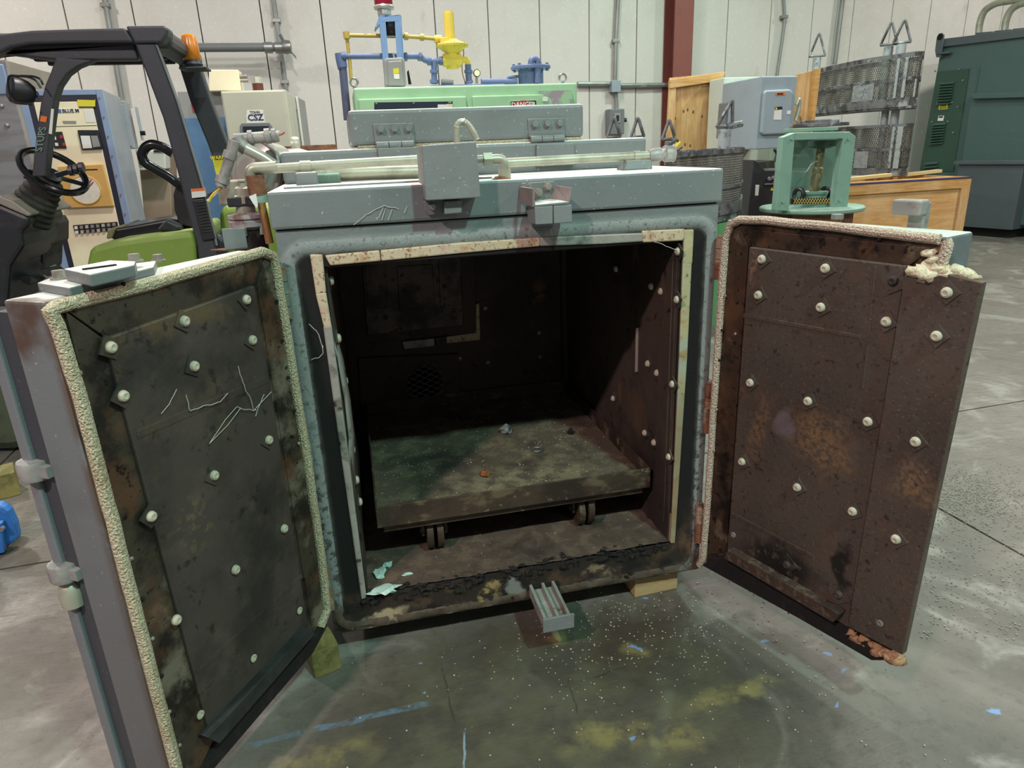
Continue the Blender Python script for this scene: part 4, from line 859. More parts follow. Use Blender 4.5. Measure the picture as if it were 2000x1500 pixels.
# timber blocks under the oven
def block(px3,name,m,label,z1,dy):
    a=at_z(px3[0],0); b=at_z(px3[1],0); u_=(b-a); n_=Vector((-u_.y,u_.x,0)).normalized()*dy
    t=B().hexa([a,b,b+Vector((0,0,z1)),a+Vector((0,0,z1))],[v+n_ for v in (a,b,b+Vector((0,0,z1)),a+Vector((0,0,z1)))]).build(name,m,None,bevel=.004); return t
tag(block(((615,1327),(668,1306)),'timber_block',timber_green,'',.099,.4),'greenish timber block under the left front corner of the oven','block')
tag(block(((1240,1168),(1323,1150)),'timber_block',timber_pale,'',.099,.14),'pale timber block under the right front of the oven','block')
B().box((.05,1.2,0),(.15,1.45,.1)).build('timber_block',timber_green); tag(bpy.data.objects['timber_block.002'],'timber block under the rear left of the oven','block')
B().box((1.12,1.2,0),(1.22,1.45,.1)).build('timber_block',timber_green); tag(bpy.data.objects['timber_block.003'],'timber block under the rear right of the oven','block')
# pellets scattered on the floor
def pellets(n,f,z,r0,r1,seed):
    R=random.Random(seed); b=B()
    octa=[(1,0,0),(-1,0,0),(0,1,0),(0,-1,0),(0,0,1),(0,0,-1)]; of=[(0,2,4),(2,1,4),(1,3,4),(3,0,4),(2,0,5),(1,2,5),(3,1,5),(0,3,5)]
    for i in range(n):
        x,y=f(R); r=R.uniform(r0,r1); b.add([(x+r*v[0]*R.uniform(.7,1.3),y+r*v[1]*R.uniform(.7,1.3),z+r*.8+r*v[2]*.8) for v in octa],of)
    return b
pel_m=mat('pale_pellets','b8ae9a',.8,0,[dict(c='8a8070',s=90,lo=.4,hi=.6,a=.6,d=1)])
def f1(R):
    if R.random()<.75: return (min(1.75,max(-.1,R.gauss(1.05,.3))),R.gauss(-.17,.17))
    return (R.uniform(0,1.6),R.uniform(-.9,.0))
o=pellets(650,f1,0,.0015,.0038,3).build('floor_pellets',pel_m); tag(o,'pale pellets scattered on the dark floor in front of the oven','pellets'); o['kind']='stuff'
pc=at_z((1895,975),0)
def f2(R):
    if R.random()<.7: return (R.gauss(pc.x,.19),R.gauss(pc.y,.12))
    q=at_z((R.uniform(1790,2000),R.uniform(900,1250)),0); return q.x,q.y
o=pellets(1900,f2,0,.002,.004,5).build('pellet_drift',mat('grey_pellets','a39c8c',.8,0,[dict(c='7c766a',s=90,lo=.4,hi=.6,a=.7,d=1)])); tag(o,'drift of grey pellets on the floor right of the right door','pellets'); o['kind']='stuff'
def f3(R): return R.uniform(TX0+.02,TX1-.02),R.uniform(TY0+.02,TY1-.1)
o=pellets(650,f3,TZ-.057,.001,.0032,8).build('tray_crumbs',pel_m); tag(o,'pale crumbs sprinkled over the ash in the tray','crumbs'); o['kind']='stuff'
def f4(R): return R.uniform(OX0+.03,OX1-.03),abs(R.gauss(0,.14))+.01
o=pellets(350,f4,OZ0+.003,.0015,.0045,9).build('chamber_crumbs',pel_m); tag(o,'crumbs on the chamber floor in front of the cart','crumbs'); o['kind']='stuff'

web_m=mat('cobweb','c8c4b8',.8)
def web(par,segs,fn):
    b=B()
    for sg in segs:
        P=[fn(p) for p in sg]; Q=[]
        for i in range(len(P)-1):
            for j in range(6): q=P[i].lerp(P[i+1],j/6); Q.append(q+Vector((1,1,1))*.003*mnoise.noise(q*60))
        Q.append(P[-1]); b.tube(Q,.0008,5)
    b.build('cobweb',web_m,par,kind='stuff')
web(doorL,[[(363,772),(372,802),(400,792),(430,785),(445,768)],[(465,715),(480,760),(497,800),(530,765)],[(412,862),(440,820),(462,795),(480,800),(500,800)],[(410,865),(445,830),(470,797)],[(315,808),(330,790),(345,760)],[(500,812),(505,795),(516,770)]],lambda p:DL.px(p,-.026))
web(oven,[[(690,440),(715,420),(750,401),(778,408)],[(745,430),(752,408)],[(740,425),(748,405)],[(758,430),(766,408)],[(790,415),(795,402)]],lambda p:at_y(p,-.016))
web(oven,[[(604,632),(618,645),(625,662),(630,680)],[(630,675),(631,690),(622,700),(608,703)],[(1278,473),(1300,480),(1322,487)]],lambda p:at_y(p,-.012))
# ------------------------------------------------------------------ forklift behind the left door
def ypoly(px,y,d,nm,m,par,bev=.006,**kw):
    f=[at_y(p,y) for p in px]; return B().prism(f,(0,d,0)).build(nm,m,par,bevel=bev,**kw)
YN=2.2; YF=3.15
fk=thing('forklift','lime green and black forklift with overhead guard parked behind the left oven door','forklift',Matrix.Translation(Vector((-1.1,2.7,0))))
ypoly([(-60,92),(-20,74),(0,66),(60,59),(150,56),(244,54),(262,83),(150,84),(60,86),(20,93),(0,103),(-60,130)],YN,.10,'roof_beam',black_paint,fk,.012)
ypoly([(244,50),(322,49),(329,58),(326,70),(316,84),(262,85)],YN-.005,.13,'roof_corner',black_paint,fk,.014)
zr=at_y((150,70),YN).z; xl=at_y((-80,90),YN).x; xr=at_y((316,60),YN).x
B().box((xl,YN+.1,zr-.0),(xr-.05,YF,zr+.03)).build('roof_panel',black_paint,fk,bevel=.01)
ypoly([(-60,112),(0,103),(20,93),(60,86),(150,84),(262,83),(270,117),(120,118),(60,112),(0,104),(-60,130)],YN+.06,.08,'inner_beam',black_paint,fk,.01)
B().box((xl+.1,YF-.09,zr-.02),(xr+.0,YF+.02,zr+.05)).build('roof_beam',black_paint,fk,bevel=.015)
B().box((xr-.12,YN+.1,zr-.045),(xr+.02,YF+.02,zr+.045)).build('roof_rear_bar',black_paint,fk,bevel=.03)
for i in range(4):
    y=YN+.2+i*.2; B().box((xl+.1,y,zr-.04),(xr-.12,y+.04,zr-.005)).build('roof_bar',black_paint,fk,bevel=.006)
ypoly([(263,84),(303,85),(345,200),(400,385),(421,480),(440,600),(400,600),(384,480),(345,330),(318,230)],YN+.01,.09,'rear_pillar',black_paint,fk,.01)
ypoly([(303,86),(307,88),(349,202),(404,387),(425,480),(421,480),(400,385),(345,200)],YN+.0,.02,'pillar_edge',dark_grey_box,fk,.002)
ypoly([(345,115),(388,122),(410,190),(446,285),(470,350),(430,350),(405,280),(372,200)],YF-.06,.09,'rear_pillar',black_paint,fk,.01)
q=[at_y(p,YN) for p in ((376,390),(399,388),(421,466),(396,470))]
B().prism([v+Vector((0,-.006,0)) for v in q],(0,.012,0)).build('vent_panel',black_plastic,fk,bevel=.004)
for i in range(11):
    t_=i/10.; a=(382+t_*13,396+t_*58); b=(400+t_*14,393+t_*58)
    B().cyl(at_y(a,YN-.008),at_y(b,YN-.008),.004,6).build('louvre',rubber,fk)
ypoly([(373,369),(400,367),(402,384),(375,387)],YN-.002,.006,'warning_label',label_white,fk,.0)
ypoly([(374,369),(400,367),(400,372),(374,374)],YN-.004,.004,'label_band',label_orange,fk,0)
# front leg sweeping down from the roof
ypoly([(108,112),(182,118),(150,131),(130,146),(115,168),(106,195),(100,240),(93,300),(88,345),(62,345),(66,300),(72,250),(79,200),(88,165),(98,142)],YN+.0,.08,'front_leg',black_paint,fk,.008)
ypoly([(80,226),(92,228),(90,239),(78,237)],YN-.004,.004,'hazard_sticker',label_orange,fk,0)
M_=face_M(at_y((80,272),YN-.006),at_y((84,240),YN)-at_y((75,290),YN),at_y((60,262),YN)-at_y((90,262),YN)); text('STUPS','marking',mat('worn_lettering','6b8078',.6),fk,M_,.046)
ypoly([(100,212),(105,213),(101,262),(95,261)],YN-.004,.004,'strip_label',label_white,fk,0)
# work lamp with its wire guard
c=at_y((45,180),YN+.02)
B().lathe([(.0,-.05),(.04,-.045),(.058,-.015),(.066,.025),(.062,.05),(.048,.06),(0,.06)],c,(-.75,-.55,.25),20).build('work_lamp',black_plastic,fk)
tubeY('lamp_bracket',[(62,185),(74,184)],.016,black_plastic,YN+.03,fk)
tubeY('wire_guard',[(80,172),(70,156),(55,150),(18,147),(15,158),(18,180),(24,195),(34,201),(50,202),(62,204)],.005,black_gloss,YN-.06,fk,8,.04)
tubeY('wire_guard',[(84,166),(79,154),(66,149),(40,148)],.005,black_gloss,YN+.03,fk,8,.04)
# rear beacon
q=at_y((377,126),YF-.42); B().lathe([(.05,-.02),(.055,0),(.05,.01),(.047,.02)],q,(0,0,1),18).build('beacon_base',black_plastic,fk)
B().lathe([(.045,.02),(.05,.03),(.046,.11),(.036,.15),(.02,.16),(0,.16)],q+Vector((0,0,.0)),(0,0,1),18).build('amber_beacon',amber,fk)
B().box((q.x-.07,q.y-.06,q.z-.03),(q.x+.08,q.y+.1,q.z-.018)).build('beacon_bracket',black_paint,fk,bevel=.004)
# hood, counterweight, seat
ypoly([(165,530),(174,490),(182,482),(228,470),(300,460),(376,452),(381,480),(384,540)],YN-.02,.95,'hood',green_truck,fk,.03,seg=4)
ypoly([(428,410),(440,402),(480,396),(520,400),(540,420),(545,560),(430,560)],YN+.12,.8,'counterweight',green_truck,fk,.04,seg=4)
ypoly([(384,480),(425,455),(440,470),(440,640),(150,640),(160,530),(384,530)],YN+.02,.85,'chassis',black_plastic,fk,.02)
ypoly([(212,463),(218,447),(250,442),(330,427),(350,430),(346,450),(300,458),(222,469)],YN+.22,.5,'seat_cushion',black_gloss,fk,.025,seg=3)
ypoly([(207,467),(210,450),(222,444),(225,449),(218,466)],YN+.2,.54,'seat_edge',mat('olive_seat_trim','6e6a48',.6),fk,.01)
ypoly([(305,450),(324,428),(350,440),(356,448),(340,455)],YN+.15,.08,'seat_bolster',black_plastic,fk,.015)
ypoly([(350,440),(340,410),(338,380),(348,345),(358,345),(372,400),(378,445)],YN+.22,.5,'seat_back',black_plastic,fk,.03,seg=3)
tubeY('hip_restraint',[(338,300),(318,287),(296,281),(283,288),(276,303),(283,318),(300,329),(330,345),(352,362)],.026,black_gloss,YN+.14,fk,12,.05)
# steering wheel, column, dashboard
yc=2.45
c=at_y((105,335),yc); a=at_y((48,298),yc); b=at_y((162,373),yc)
R_=(b-a).length/2*1.0; maj=(b-a).normalized(); mn=at_y((118,318),yc)-c; tilt=(mn-maj*mn.dot(maj)); 
ma=maj; mv=(tilt.normalized()*.33+Vector((0,.94,.05))); mv=(mv-ma*mv.dot(ma)).normalized(); ax_=ma.cross(mv)
B().torus(c,ax_,R_,.0185,36,10).build('steering_wheel',black_gloss,fk)
hub=c-ax_*.03 if ax_.z>0 else c+ax_*.03
for an in (0.4,2.5,4.2): B().tube([hub,c+(ma*cos(an)+mv*sin(an))*R_],.012,8).build('wheel_spoke',black_gloss,fk)
B().lathe([(.0,-.02),(.05,-.02),(.055,.01),(.04,.02),(0,.02)],hub,ax_,16).build('wheel_hub',black_plastic,fk)
d0=at_y((96,350),yc); d1=at_y((52,425),yc)
pr=[];n_=16
for i in range(n_+1):
    t_=i/n_; pr.append((.07+.05*t_+(.008 if i%2 else 0),t_*(d1-d0).length))
B().lathe(pr,d0,d1-d0,20).build('column_boot',rubber,fk)
tubeY('shift_lever',[(110,342),(135,335),(162,327)],.014,black_plastic,yc-.1,fk)
for px in ((140,333),(150,330),(160,327)):
    q=at_y(px,yc-.1); B().cyl(q+Vector((-.012,0,0)),q+Vector((.008,0,0)),.028,10).build('lever_grip',black_plastic,fk)
tubeY('turn_lever',[(80,352),(60,349),(48,344)],.012,black_plastic,yc-.05,fk)
ypoly([(-60,395),(0,382),(25,392),(62,419),(55,424),(0,400),(-60,410)],YN+.05,.6,'dash_top',taupe,fk,.01)
ypoly([(-60,405),(0,400),(55,423),(58,440),(42,452),(46,480),(20,520),(14,600),(-60,600)],YN+.06,.5,'dashboard',black_plastic,fk,.02)
ypoly([(60,440),(92,425),(100,440),(100,480),(88,480),(86,530),(60,540),(30,540),(40,480)],YN+.5,.3,'kick_panel',mat('dusty_black','3c3a34',.7),fk,.02)
ypoly([(68,480),(84,475),(84,512),(70,518)],YN+.48,.02,'fuse_box',black_gloss,fk,.004)
ypoly([(63,490),(67,490),(67,515),(64,520)],YN+.47,.02,'lamp_strip',label_yellow,fk,.002)
for pts in ([(36,544),(60,540),(76,550),(55,558)],[(76,529),(100,524),(112,532),(92,541)]):
    ypoly(pts,YN+.2,.12,'pedal',rubber,fk,.006)
ypoly([(96,520),(122,545),(120,552),(92,530)],YN+.45,.1,'floor_edge',dark_grey_box,fk,.006)
q=at_y((-14,765),YN+.05)
B().lathe([(.12,-.1),(.25,-.1),(.30,-.06),(.31,.0),(.30,.06),(.25,.1),(.12,.1)],(q.x-.02,YN+.2,.33),(0,1,0),36).build('tyre',mat('green_grey_tyre','4c5640',.85,0,[dict(c='2c3226',s=5,lo=.45,hi=.65,a=.7)],bump=.2),fk)
B().lathe([(0,-.06),(.1,-.07),(.14,-.04),(.14,.1)],(q.x-.02,YN+.2,.33),(0,1,0),24).build('wheel_rim',black_plastic,fk)
B().box((q.x-.3,YN+.3,.1),(q.x+1.9,YN+.9,.5)).build('underframe',black_plastic,fk,bevel=.02)
ypoly([(440,304),(447,302),(462,303),(466,370),(444,378),(421,372)],YF-.075,.006,'warning_plate',label_yellow,fk,0) if False else None
wp=[at_y(p,YF-.075) for p in ((414,306),(448,304),(452,372),(430,376))]
B().prism(wp,(0,.006,0)).build('warning_plate',label_yellow,fk)
wp=[at_y(p,YF-.08) for p in ((418,305),(446,303),(447,310),(420,312))]
B().prism(wp,(0,.006,0)).build('warning_band',label_black,fk)
text('WARNING','warning_text',label_yellow,fk,face_M(at_y((434,307.5),YF-.083),(1,0,.02),(0,0,1)),.03)
# ------------------------------------------------------------------ control cabinet with the chart recorder
def Fr(px,y,ang):           # frame with its origin below the pixel's point
    p=at_y(px,y); return frame((p.x,p.y),ang), p
class Face:
    def __init__(s,M,k=0): s.M=M; s.n=(M.to_3x3()@Vector((0,1,0))); s.o=M@Vector((0,k,0)); s.x=M.to_3x3()@Vector((1,0,0))
    def p(s,px,k=0): return at_p(px,s.o+s.n*k,s.n)
    def l(s,px,k=0): return s.M.inverted()@s.p(px,k)
    def poly(s,pts,k0,k1,nm,m,par,bev=.003,**kw):
        f=[s.p(p,k0) for p in pts]; return B().prism(f,s.n*(k1-k0)).build(nm,m,par,bevel=bev,**kw)
    def text(s,t,px,size,m,par,nm='lettering',k=-.01,width=None): return text(t,nm,m,par,face_M(s.p(px,k),s.x,(0,0,1)),size,.001,width)
M_,p=Fr((200,174),4.3,6); zc=p.z
cab=thing('control_cabinet','blue and cream control cabinet with a round chart recorder, behind the forklift seat','cabinet',M_)
F1=Face(M_); wd=-F1.l((36,190)).x
B().box((-wd,.02,0),(0,.75,zc),M_).build('body',steel_blue,cab,bevel=.01)
B().box((-wd,-.0,0),(-wd+.05,.02,zc),M_).build('frame_stile',blue_frame,cab,bevel=.004)
B().box((-.05,-.0,0),(0,.02,zc),M_).build('frame_stile',blue_frame,cab,bevel=.004)
B().box((-wd+.05,-.0,zc-.04),(-.05,.02,zc),M_).build('frame_rail',blue_frame,cab,bevel=.004)
B().box((-wd+.05,.005,0),(-.05,.018,zc-.04),M_).build('dark_surround',navy,cab)
B().box((-wd+.09,-.006,.3),(-.09,.006,zc-.085),M_).build('cream_panel',cream_panel,cab,bevel=.003)
zs=F1.l((150,246)).z; B().box((-wd+.09,-.0072,zs-.003),(-.09,-.006,zs+.001),M_).build('panel_joint',hole_black,cab)
F1.poly([(107,213),(154,212),(155,219),(108,220)],-.009,-.006,'name_plate',label_white,cab,0)
F1.poly([(107,213),(119,213),(120,220),(108,220)],-.011,-.006,'logo_patch',blue_plastic,cab,0)
F1.text('BLUE M',(138,216.5),.034,label_black,cab)
F1.poly([(150,192),(186,194),(186,209),(153,208)],-.010,-.006,'caution_label',label_yellow,cab,0)
F1.poly([(150,192),(185,193),(185,195),(150,194)],-.012,-.006,'label_band',label_black,cab,0); F1.poly([(154,208),(186,208),(186,210),(154,210)],-.012,-.006,'label_band',label_black,cab,0)
F1.poly([(163,214),(183,214),(187,239),(168,239)],-.009,-.006,'paper_label',label_white,cab,0)
F1.poly([(122,236),(148,236),(149,241),(124,241)],-.010,-.006,'model_plate',label_grey,cab,0)
F1.poly([(100,258),(121,257),(130,290),(106,290)],-.014,-.006,'switch_panel',label_black,cab,.002)
for px in ((104,265),(106,270),(110,282)): F1.poly([(px[0]-3,px[1]-3),(px[0]+3,px[1]-3),(px[0]+4,px[1]+3),(px[0]-2,px[1]+3)],-.018,-.013,'push_button',label_white,cab,0)
for px in ((119,267),(124,282)): F1.poly([(px[0]-2,px[1]-3),(px[0]+3,px[1]-3),(px[0]+3,px[1]+3),(px[0]-2,px[1]+3)],-.018,-.013,'push_button',label_red,cab,0)
F1.poly([(151,254),(191,254),(200,291),(160,293)],-.022,-.006,'controller',label_black,cab,.003)
F1.poly([(155,257),(187,257),(188,262),(156,262)],-.025,-.02,'display',glass_dark,cab,0)
F1.poly([(157,265),(175,265),(180,289),(162,290)],-.025,-.02,'keypad',label_white,cab,0); F1.poly([(177,265),(190,265),(196,286),(182,288)],-.025,-.02,'keypad',label_grey,cab,0)
F1.poly([(112,325),(200,320),(222,403),(127,407)],-.035,-.006,'recorder_frame',ochre,cab,.006)
c=F1.p((167,371),-.037); R_=(F1.p((196,378),-.037)-F1.p((137,362),-.037)).length/2
B().lathe([(0,0),(R_,0),(R_,.003),(0,.004)],c,-F1.n,40).build('chart_paper',chart_paper,cab)
B().torus(c,F1.n,R_*1.02,.006,36,8).build('recorder_ring',ochre,cab)
for a_,b_ in (((168,372),(178,350)),((168,372),(182,355))): B().cyl(F1.p(a_,-.044),F1.p(b_,-.044),.003,6).build('recorder_pen',label_red,cab)
F1.poly([(151,331),(190,330),(191,332),(152,333)],-.037,-.03,'recorder_slot',hole_black,cab,0)
F1.poly([(142,440),(229,433),(232,450),(147,457)],-.012,-.006,'lamp_strip',label_black,cab,.002)
for r in range(2):
    for i in range(8):
        x=148+i*10.6+r*1.5; y=445-i*.9+r*9.; F1.poly([(x-3,y-3),(x+3,y-3.4),(x+3.6,y+2.6),(x-2.4,y+3)],-.018,-.011,'indicator',label_white if (i in (0,) or (r==0 and i==0)) else [label_grey,brass_steel,putty][(i+r)%3],cab,0)
for t_ in range(9):
    y=190+t_*38; F1_x=194+t_*8.3; q=F1.p((F1_x,y),-.004); B().cyl(q,q-F1.n*.006,.006,8).build('screw',steel,cab)
# grey boxes bolted to the cabinet's flank, seen beyond it
e1=cab
Fb=Face(M_,.75)
def boxpx(M,px0,px1,k0,k1,nm,m,par,bev=.006):
    F_=Face(M,k0); a=F_.l(px0); b=F_.l(px1); return B().box((min(a.x,b.x),k0,min(a.z,b.z)),(max(a.x,b.x),k1,max(a.z,b.z)),M).build(nm,m,par,bevel=bev)
boxpx(M_,(228,198),(262,290),.74,1.0,'flank_box',steel_blue,e1); boxpx(M_,(232,203),(258,286),.73,.742,'flank_door',steel_blue,e1)
e1=cab
boxpx(M_,(264,208),(276,274),.85,1.0,'switch_case',ral_grey,e1); F_=Face(M_,.84); q=F_.p((284,260)); B().cyl(q-F_.x*.04,q,.02,10).build('knob',black_gloss,e1)
# pale device and brown cartons visible under the guard
ypoly([(268,292),(330,298),(350,700),(310,700)],5.4,.3,'carton',mat('brown_carton','9a8874',.8,0,[dict(c='86745f',s=2,lo=.4,hi=.7,a=.6)]),None,.01); tag(bpy.data.objects['carton'],'brown cardboard carton behind the forklift seat','carton')
pb=thing('power_box','pale device with round sockets on top of the brown carton behind the seat','device',Matrix.Translation(at_y((290,290),4.9)))
ypoly([(264,292),(322,295),(324,330),(272,333)],5.2,.19,'body',white_paint,pb,.008); ypoly([(300,293),(322,294),(322,297),(300,297)],5.19,.012,'slot',label_black,pb,0)
for px in ((272,300),(274,309),(277,318)):
    q=at_y(px,5.2); B().cyl(q,q+Vector((0,-.02,0)),.02,10).build('socket',label_black,pb)
# stainless cabinet at the far left
a=at_y((12,117),5.3); yb=at_x((100,138),a.x).y
st=thing('stainless_cabinet','tall stainless cabinet at the far left edge, partly hidden by the forklift','cabinet',Matrix.Translation(Vector((a.x-.4,5.6,0))))
B().box((a.x-.9,5.3,0),(a.x,yb,a.z)).build('body',taupe,st,bevel=.01)
B().box((a.x-.9,5.285,0),(a.x+.0,5.3,a.z)).build('door',stainless,st,bevel=.004)
q=at_y((6,155),5.27); B().box((q.x-.18,5.265,q.z-.12),(q.x+.03,5.285,q.z+.12)).build('latch_plate',blue_frame,st,bevel=.01)
for px in ((3,207),(14,245)):
    q=at_y(px,5.28); B().lathe([(.02,0),(.018,.015),(0,.02)],q,(0,-1,0),12).build('rivet',steel,st)
# blue-topped grey unit and the test chamber
M_,p=Fr((345,178),5.6,0)
u=thing('grey_blue_cabinet','grey cabinet with blue lower door and a red label between the forklift pillars','cabinet',M_); Fc=Face(M_)
x1=Fc.l((436,178)).x; zb=Fc.l((370,230)).z
B().box((0,.01,0),(x1,.7,p.z),M_).build('body',mid_grey,u,bevel=.008)
B().box((0.03,-.008,.3),(x1-.02,.01,zb),M_).build('lower_door',mat('blue_door','4d7296',.4,0,[dict(c='6a8cac',s=3,lo=.4,hi=.7,a=.5)]),u,bevel=.004)
Fc.poly([(373,200),(384,202),(387,218),(377,218)],-.006,.01,'red_label',label_red,u,0); Fc.poly([(383,224),(390,224),(391,231),(384,231)],-.006,.01,'yellow_label',label_yellow,u,0)
M_,p=Fr((430,178),5.2,-2)
cz=thing('test_chamber','putty-coloured environmental test chamber with a grey touch panel behind the forklift','chamber',M_); Fz=Face(M_)
x1=Fz.l((558,178)).x
B().box((0,.01,0),(x1,.8,p.z),M_).build('body',putty,cz,bevel=.01)
B().box((.012,-.006,.2),(x1-.02,.01,p.z-.012),M_).build('door',putty,cz,bevel=.006)
Fz.poly([(481,224),(515,223),(517,239),(482,240)],-.012,-.004,'name_plate',label_white,cz,0); Fz.text('CSZ',(499,230),.075,navy_print,cz,k=-.015,width=.14)
Fz.poly([(482,216),(514,215),(514,222),(482,224)],-.012,-.004,'paper_strip',label_white,cz,0); Fz.text('TOHN',(498,219.5),.03,label_black,cz,k=-.0135)
Fz.poly([(468,246),(472,240),(526,239),(531,246),(538,310),(470,312)],-.03,-.004,'control_bezel',dark_grey_box,cz,.006)
Fz.poly([(474,247),(525,246),(527,262),(475,263)],-.034,-.028,'display',glass_dark,cz,0)
Fz.poly([(496,277),(521,275),(521,282),(496,284)],-.034,-.028,'paper_label',label_white,cz,0); Fz.poly([(520,273),(529,272),(530,278),(520,280)],-.035,-.028,'paper_label',label_white,cz,0)
bx_=thing('junction_case','cream flat metal case standing on top of the test chamber','case',Matrix.Translation(at_y((440,176),5.5)))
ypoly([(408,136),(465,136),(471,177),(408,178)],5.5,.25,'body',cream_panel,bx_,.006)
for px in ((476,149),(478,157)):
    q=at_y(px,5.55); B().cyl(q+Vector((-.04,0,0)),q+Vector((.03,0,0)),.018,10).build('cable_gland',brass_steel,bx_)
q=at_y((505,178),5.5); lm_=thing('signal_lamp','stubby silver and brown lamp on top of the test chamber','lamp',Matrix.Translation(q))
B().cyl(q,q+Vector((0,0,.065)),.05,18).build('base',mat('brown_lens','5a2e22',.4),lm_); B().lathe([(.048,.065),(.052,.07),(.05,.12),(.04,.125),(0,.125)],q,(0,0,1),18).build('cap',silver,lm_)
M_,p=Fr((556,190),6.12,-4)
sp=thing('side_unit','pale upright equipment panel with black knobs right of the test chamber','panel',M_); Fs=Face(M_)
x1=Fs.l((582,190)).x
B().box((0,.0,0),(x1,.6,p.z),M_).build('body',mid_grey,sp,bevel=.006); Fs.poly([(556,190),(575,190),(580,215),(566,198)],-.006,.004,'white_gusset',white_paint,sp,0)
B().box((x1-.02,-.03,0),(x1,.0,p.z),M_).build('door_edge',white_paint,sp,bevel=.003)
for px in ((561,199),(563,219)):
    q=Fs.p(px); B().cyl(q,q-Fs.n*.03,.02,10).build('knob',label_black,sp)
Fs.poly([(558,207),(569,207),(569,209),(558,209)],-.008,0,'slot',label_black,sp,0)
# ------------------------------------------------------------------ pale green burner cabinet and its piping
YB=3.4
a=at_y((690,172),YB); b=at_y((1128,161),YB)
bc=thing('burner_cabinet','pale green enclosure with two doors standing behind the oven','cabinet',Matrix.Translation(Vector(((a.x+b.x)/2,YB+.35,0))))
ZB=(a.z+b.z)/2
B().box((a.x,YB+.012,.0),(b.x,YB+.75,ZB)).build('body',lime_pale,bc,bevel=.012)
def zat(py,px=900): return at_y((px,py),YB).z
dA=(at_y((699,190),YB).x,at_y((910,190),YB).x); dB=(at_y((922,190),YB).x,at_y((1118,185),YB).x); zd=ZB-.075
B().box((dA[0],YB-.015,.2),(dA[1],YB+.012,zd)).build('door',lime_pale,bc,bevel=.008)
B().box((dB[0],YB-.015,.2),(dB[1],YB+.012,zd)).build('door',lime_pale,bc,bevel=.008)
def bp_(px,k,nm,m,bev=0): return ypoly(px,YB-k,k-.0145,nm,m,bc,bev)
bp_([(731,200),(884,198),(884,230),(731,230)],.019,'nameplate',navy); bp_([(855,204),(873,204),(873,230),(855,230)],.022,'paper_label',label_white); bp_([(873,203),(884,203),(884,230),(873,230)],.021,'paper_label',cream_panel)
for px in ((735,202),(808,201),(880,200),(877,200)):
    q=at_y(px,YB-.02); B().cyl(q,q+Vector((0,-.004,0)),.006,8).build('rivet',brass_steel,bc)
bp_([(1046,178),(1117,176),(1118,230),(1090,230),(1075,190)],.0165,'scuffed_patch',mat('bare_scuff','9a8f98',.6,.1,[dict(c='a88a70',s=8,lo=.55,hi=.7,a=.7),dict(c='9cc79c',s=5,lo=.52,hi=.6,a=.9)]))
bp_([(998,198),(1047,196),(1047,228),(998,228)],.020,'danger_sign',label_white); 
bp_([(998,198),(1047,196),(1047,204),(998,206)],.0215,'sign_band',label_black)
f=at_y((1022.5,205),YB-.022); B().lathe([(0,0),(.085,0),(.085,.002),(0,.002)],f,(0,-1,0),28).xf(Matrix.Translation(f)@Matrix.Diagonal((1,1,.36,1))@Matrix.Translation(-f)).build('sign_oval',label_red,bc)
text('DANGER','lettering',label_white,bc,face_M(at_y((1022.5,204.5),YB-.026),(1,0,0),(0,0,1)),.046)
bp_([(1060,190),(1070,190),(1070,198),(1060,198)],.022,'small_tag',label_white)
for px in ((692,165),(1099,158)):
    q=at_y(px,YB+.1); B().torus((q.x,YB+.1,ZB+.045),(.2,1,0),.026,.008,20,8).build('lifting_eye',steel,bc); B().cyl((q.x,YB+.1,ZB),(q.x,YB+.1,ZB+.02),.012,8).build('eye_shank',steel,bc)
YP2=3.72
def tb(name,pts,r,m,par,b=.03,y=YP2): return tubeY(name,pts,r,m,y,par,12,b)
def fit(px0,px1,r,m,par,nm='fitting',y=YP2): a=at_y(px0,y); b=at_y(px1,y); return B().cyl(a,b,r,12).build(nm,m,par)
gt=thing('gas_train','blue and yellow gas piping with a yellow diaphragm regulator above the green cabinet','piping',Matrix.Translation(at_y((848,162),YP2)))
tb('blue_pipe',[(662,104),(664,118),(668,135)],.03,pipe_blue,gt); tb('down_pipe',[(669,128),(679,235)],.029,mat('worn_blue_pipe','4f5670',.5,0,[dict(c='5e4038',s=6,st=(1,1,.3),lo=.48,hi=.58,a=.8)]),gt)
tb('blue_pipe',[(668,110),(795,110),(820,110),(830,118),(842,120),(872,119)],.021,pipe_blue,gt,.02)
for a_,b_ in (((666,110),(676,110)),((790,111),(795,111)),((817,110),(823,112)),((835,119),(842,120)),((858,119),(865,119))): fit(a_,b_,.031,pipe_blue,gt)
fit((667,120),(669,132),.036,pipe_blue,gt)
tb('riser_pipe',[(848,121),(848,164)],.022,pipe_blue,gt); 
for a_,b_ in (((848,137),(848,143)),((848,156),(848,163))): fit(a_,b_,.033,pipe_blue,gt)
tb('yellow_pipe',[(686,155),(683,120),(677,70)],.013,yellow_old,gt,.01); tb('yellow_pipe',[(677,69),(790,71),(822,73),(862,77)],.014,yellow_old,gt,.02)
for a_,b_,r in (((676,62),(678,76),.024),((789,71),(797,71),.026),((820,73),(828,73),.024),((848,76),(862,76),.026)): fit(a_,b_,r,yellow_old if b_[0]<840 else yellow,gt)
q=at_y((883,90),YP2)
B().lathe([(0,-.055),(.04,-.055),(.075,-.035),(.09,-.02),(.122,-.006),(.124,.008),(.10,.018),(.055,.035),(.04,.045),(0,.045)],q,(0,0,1),28).build('regulator_diaphragm',yellow,gt)
B().cyl(q+Vector((-.012,0,.04)),q+Vector((-.012,0,.22)),.038,16).build('regulator_spring_case',yellow,gt); B().cyl(q+Vector((-.012,0,.22)),q+Vector((-.012,0,.235)),.03,12).build('regulator_cap',yellow,gt)
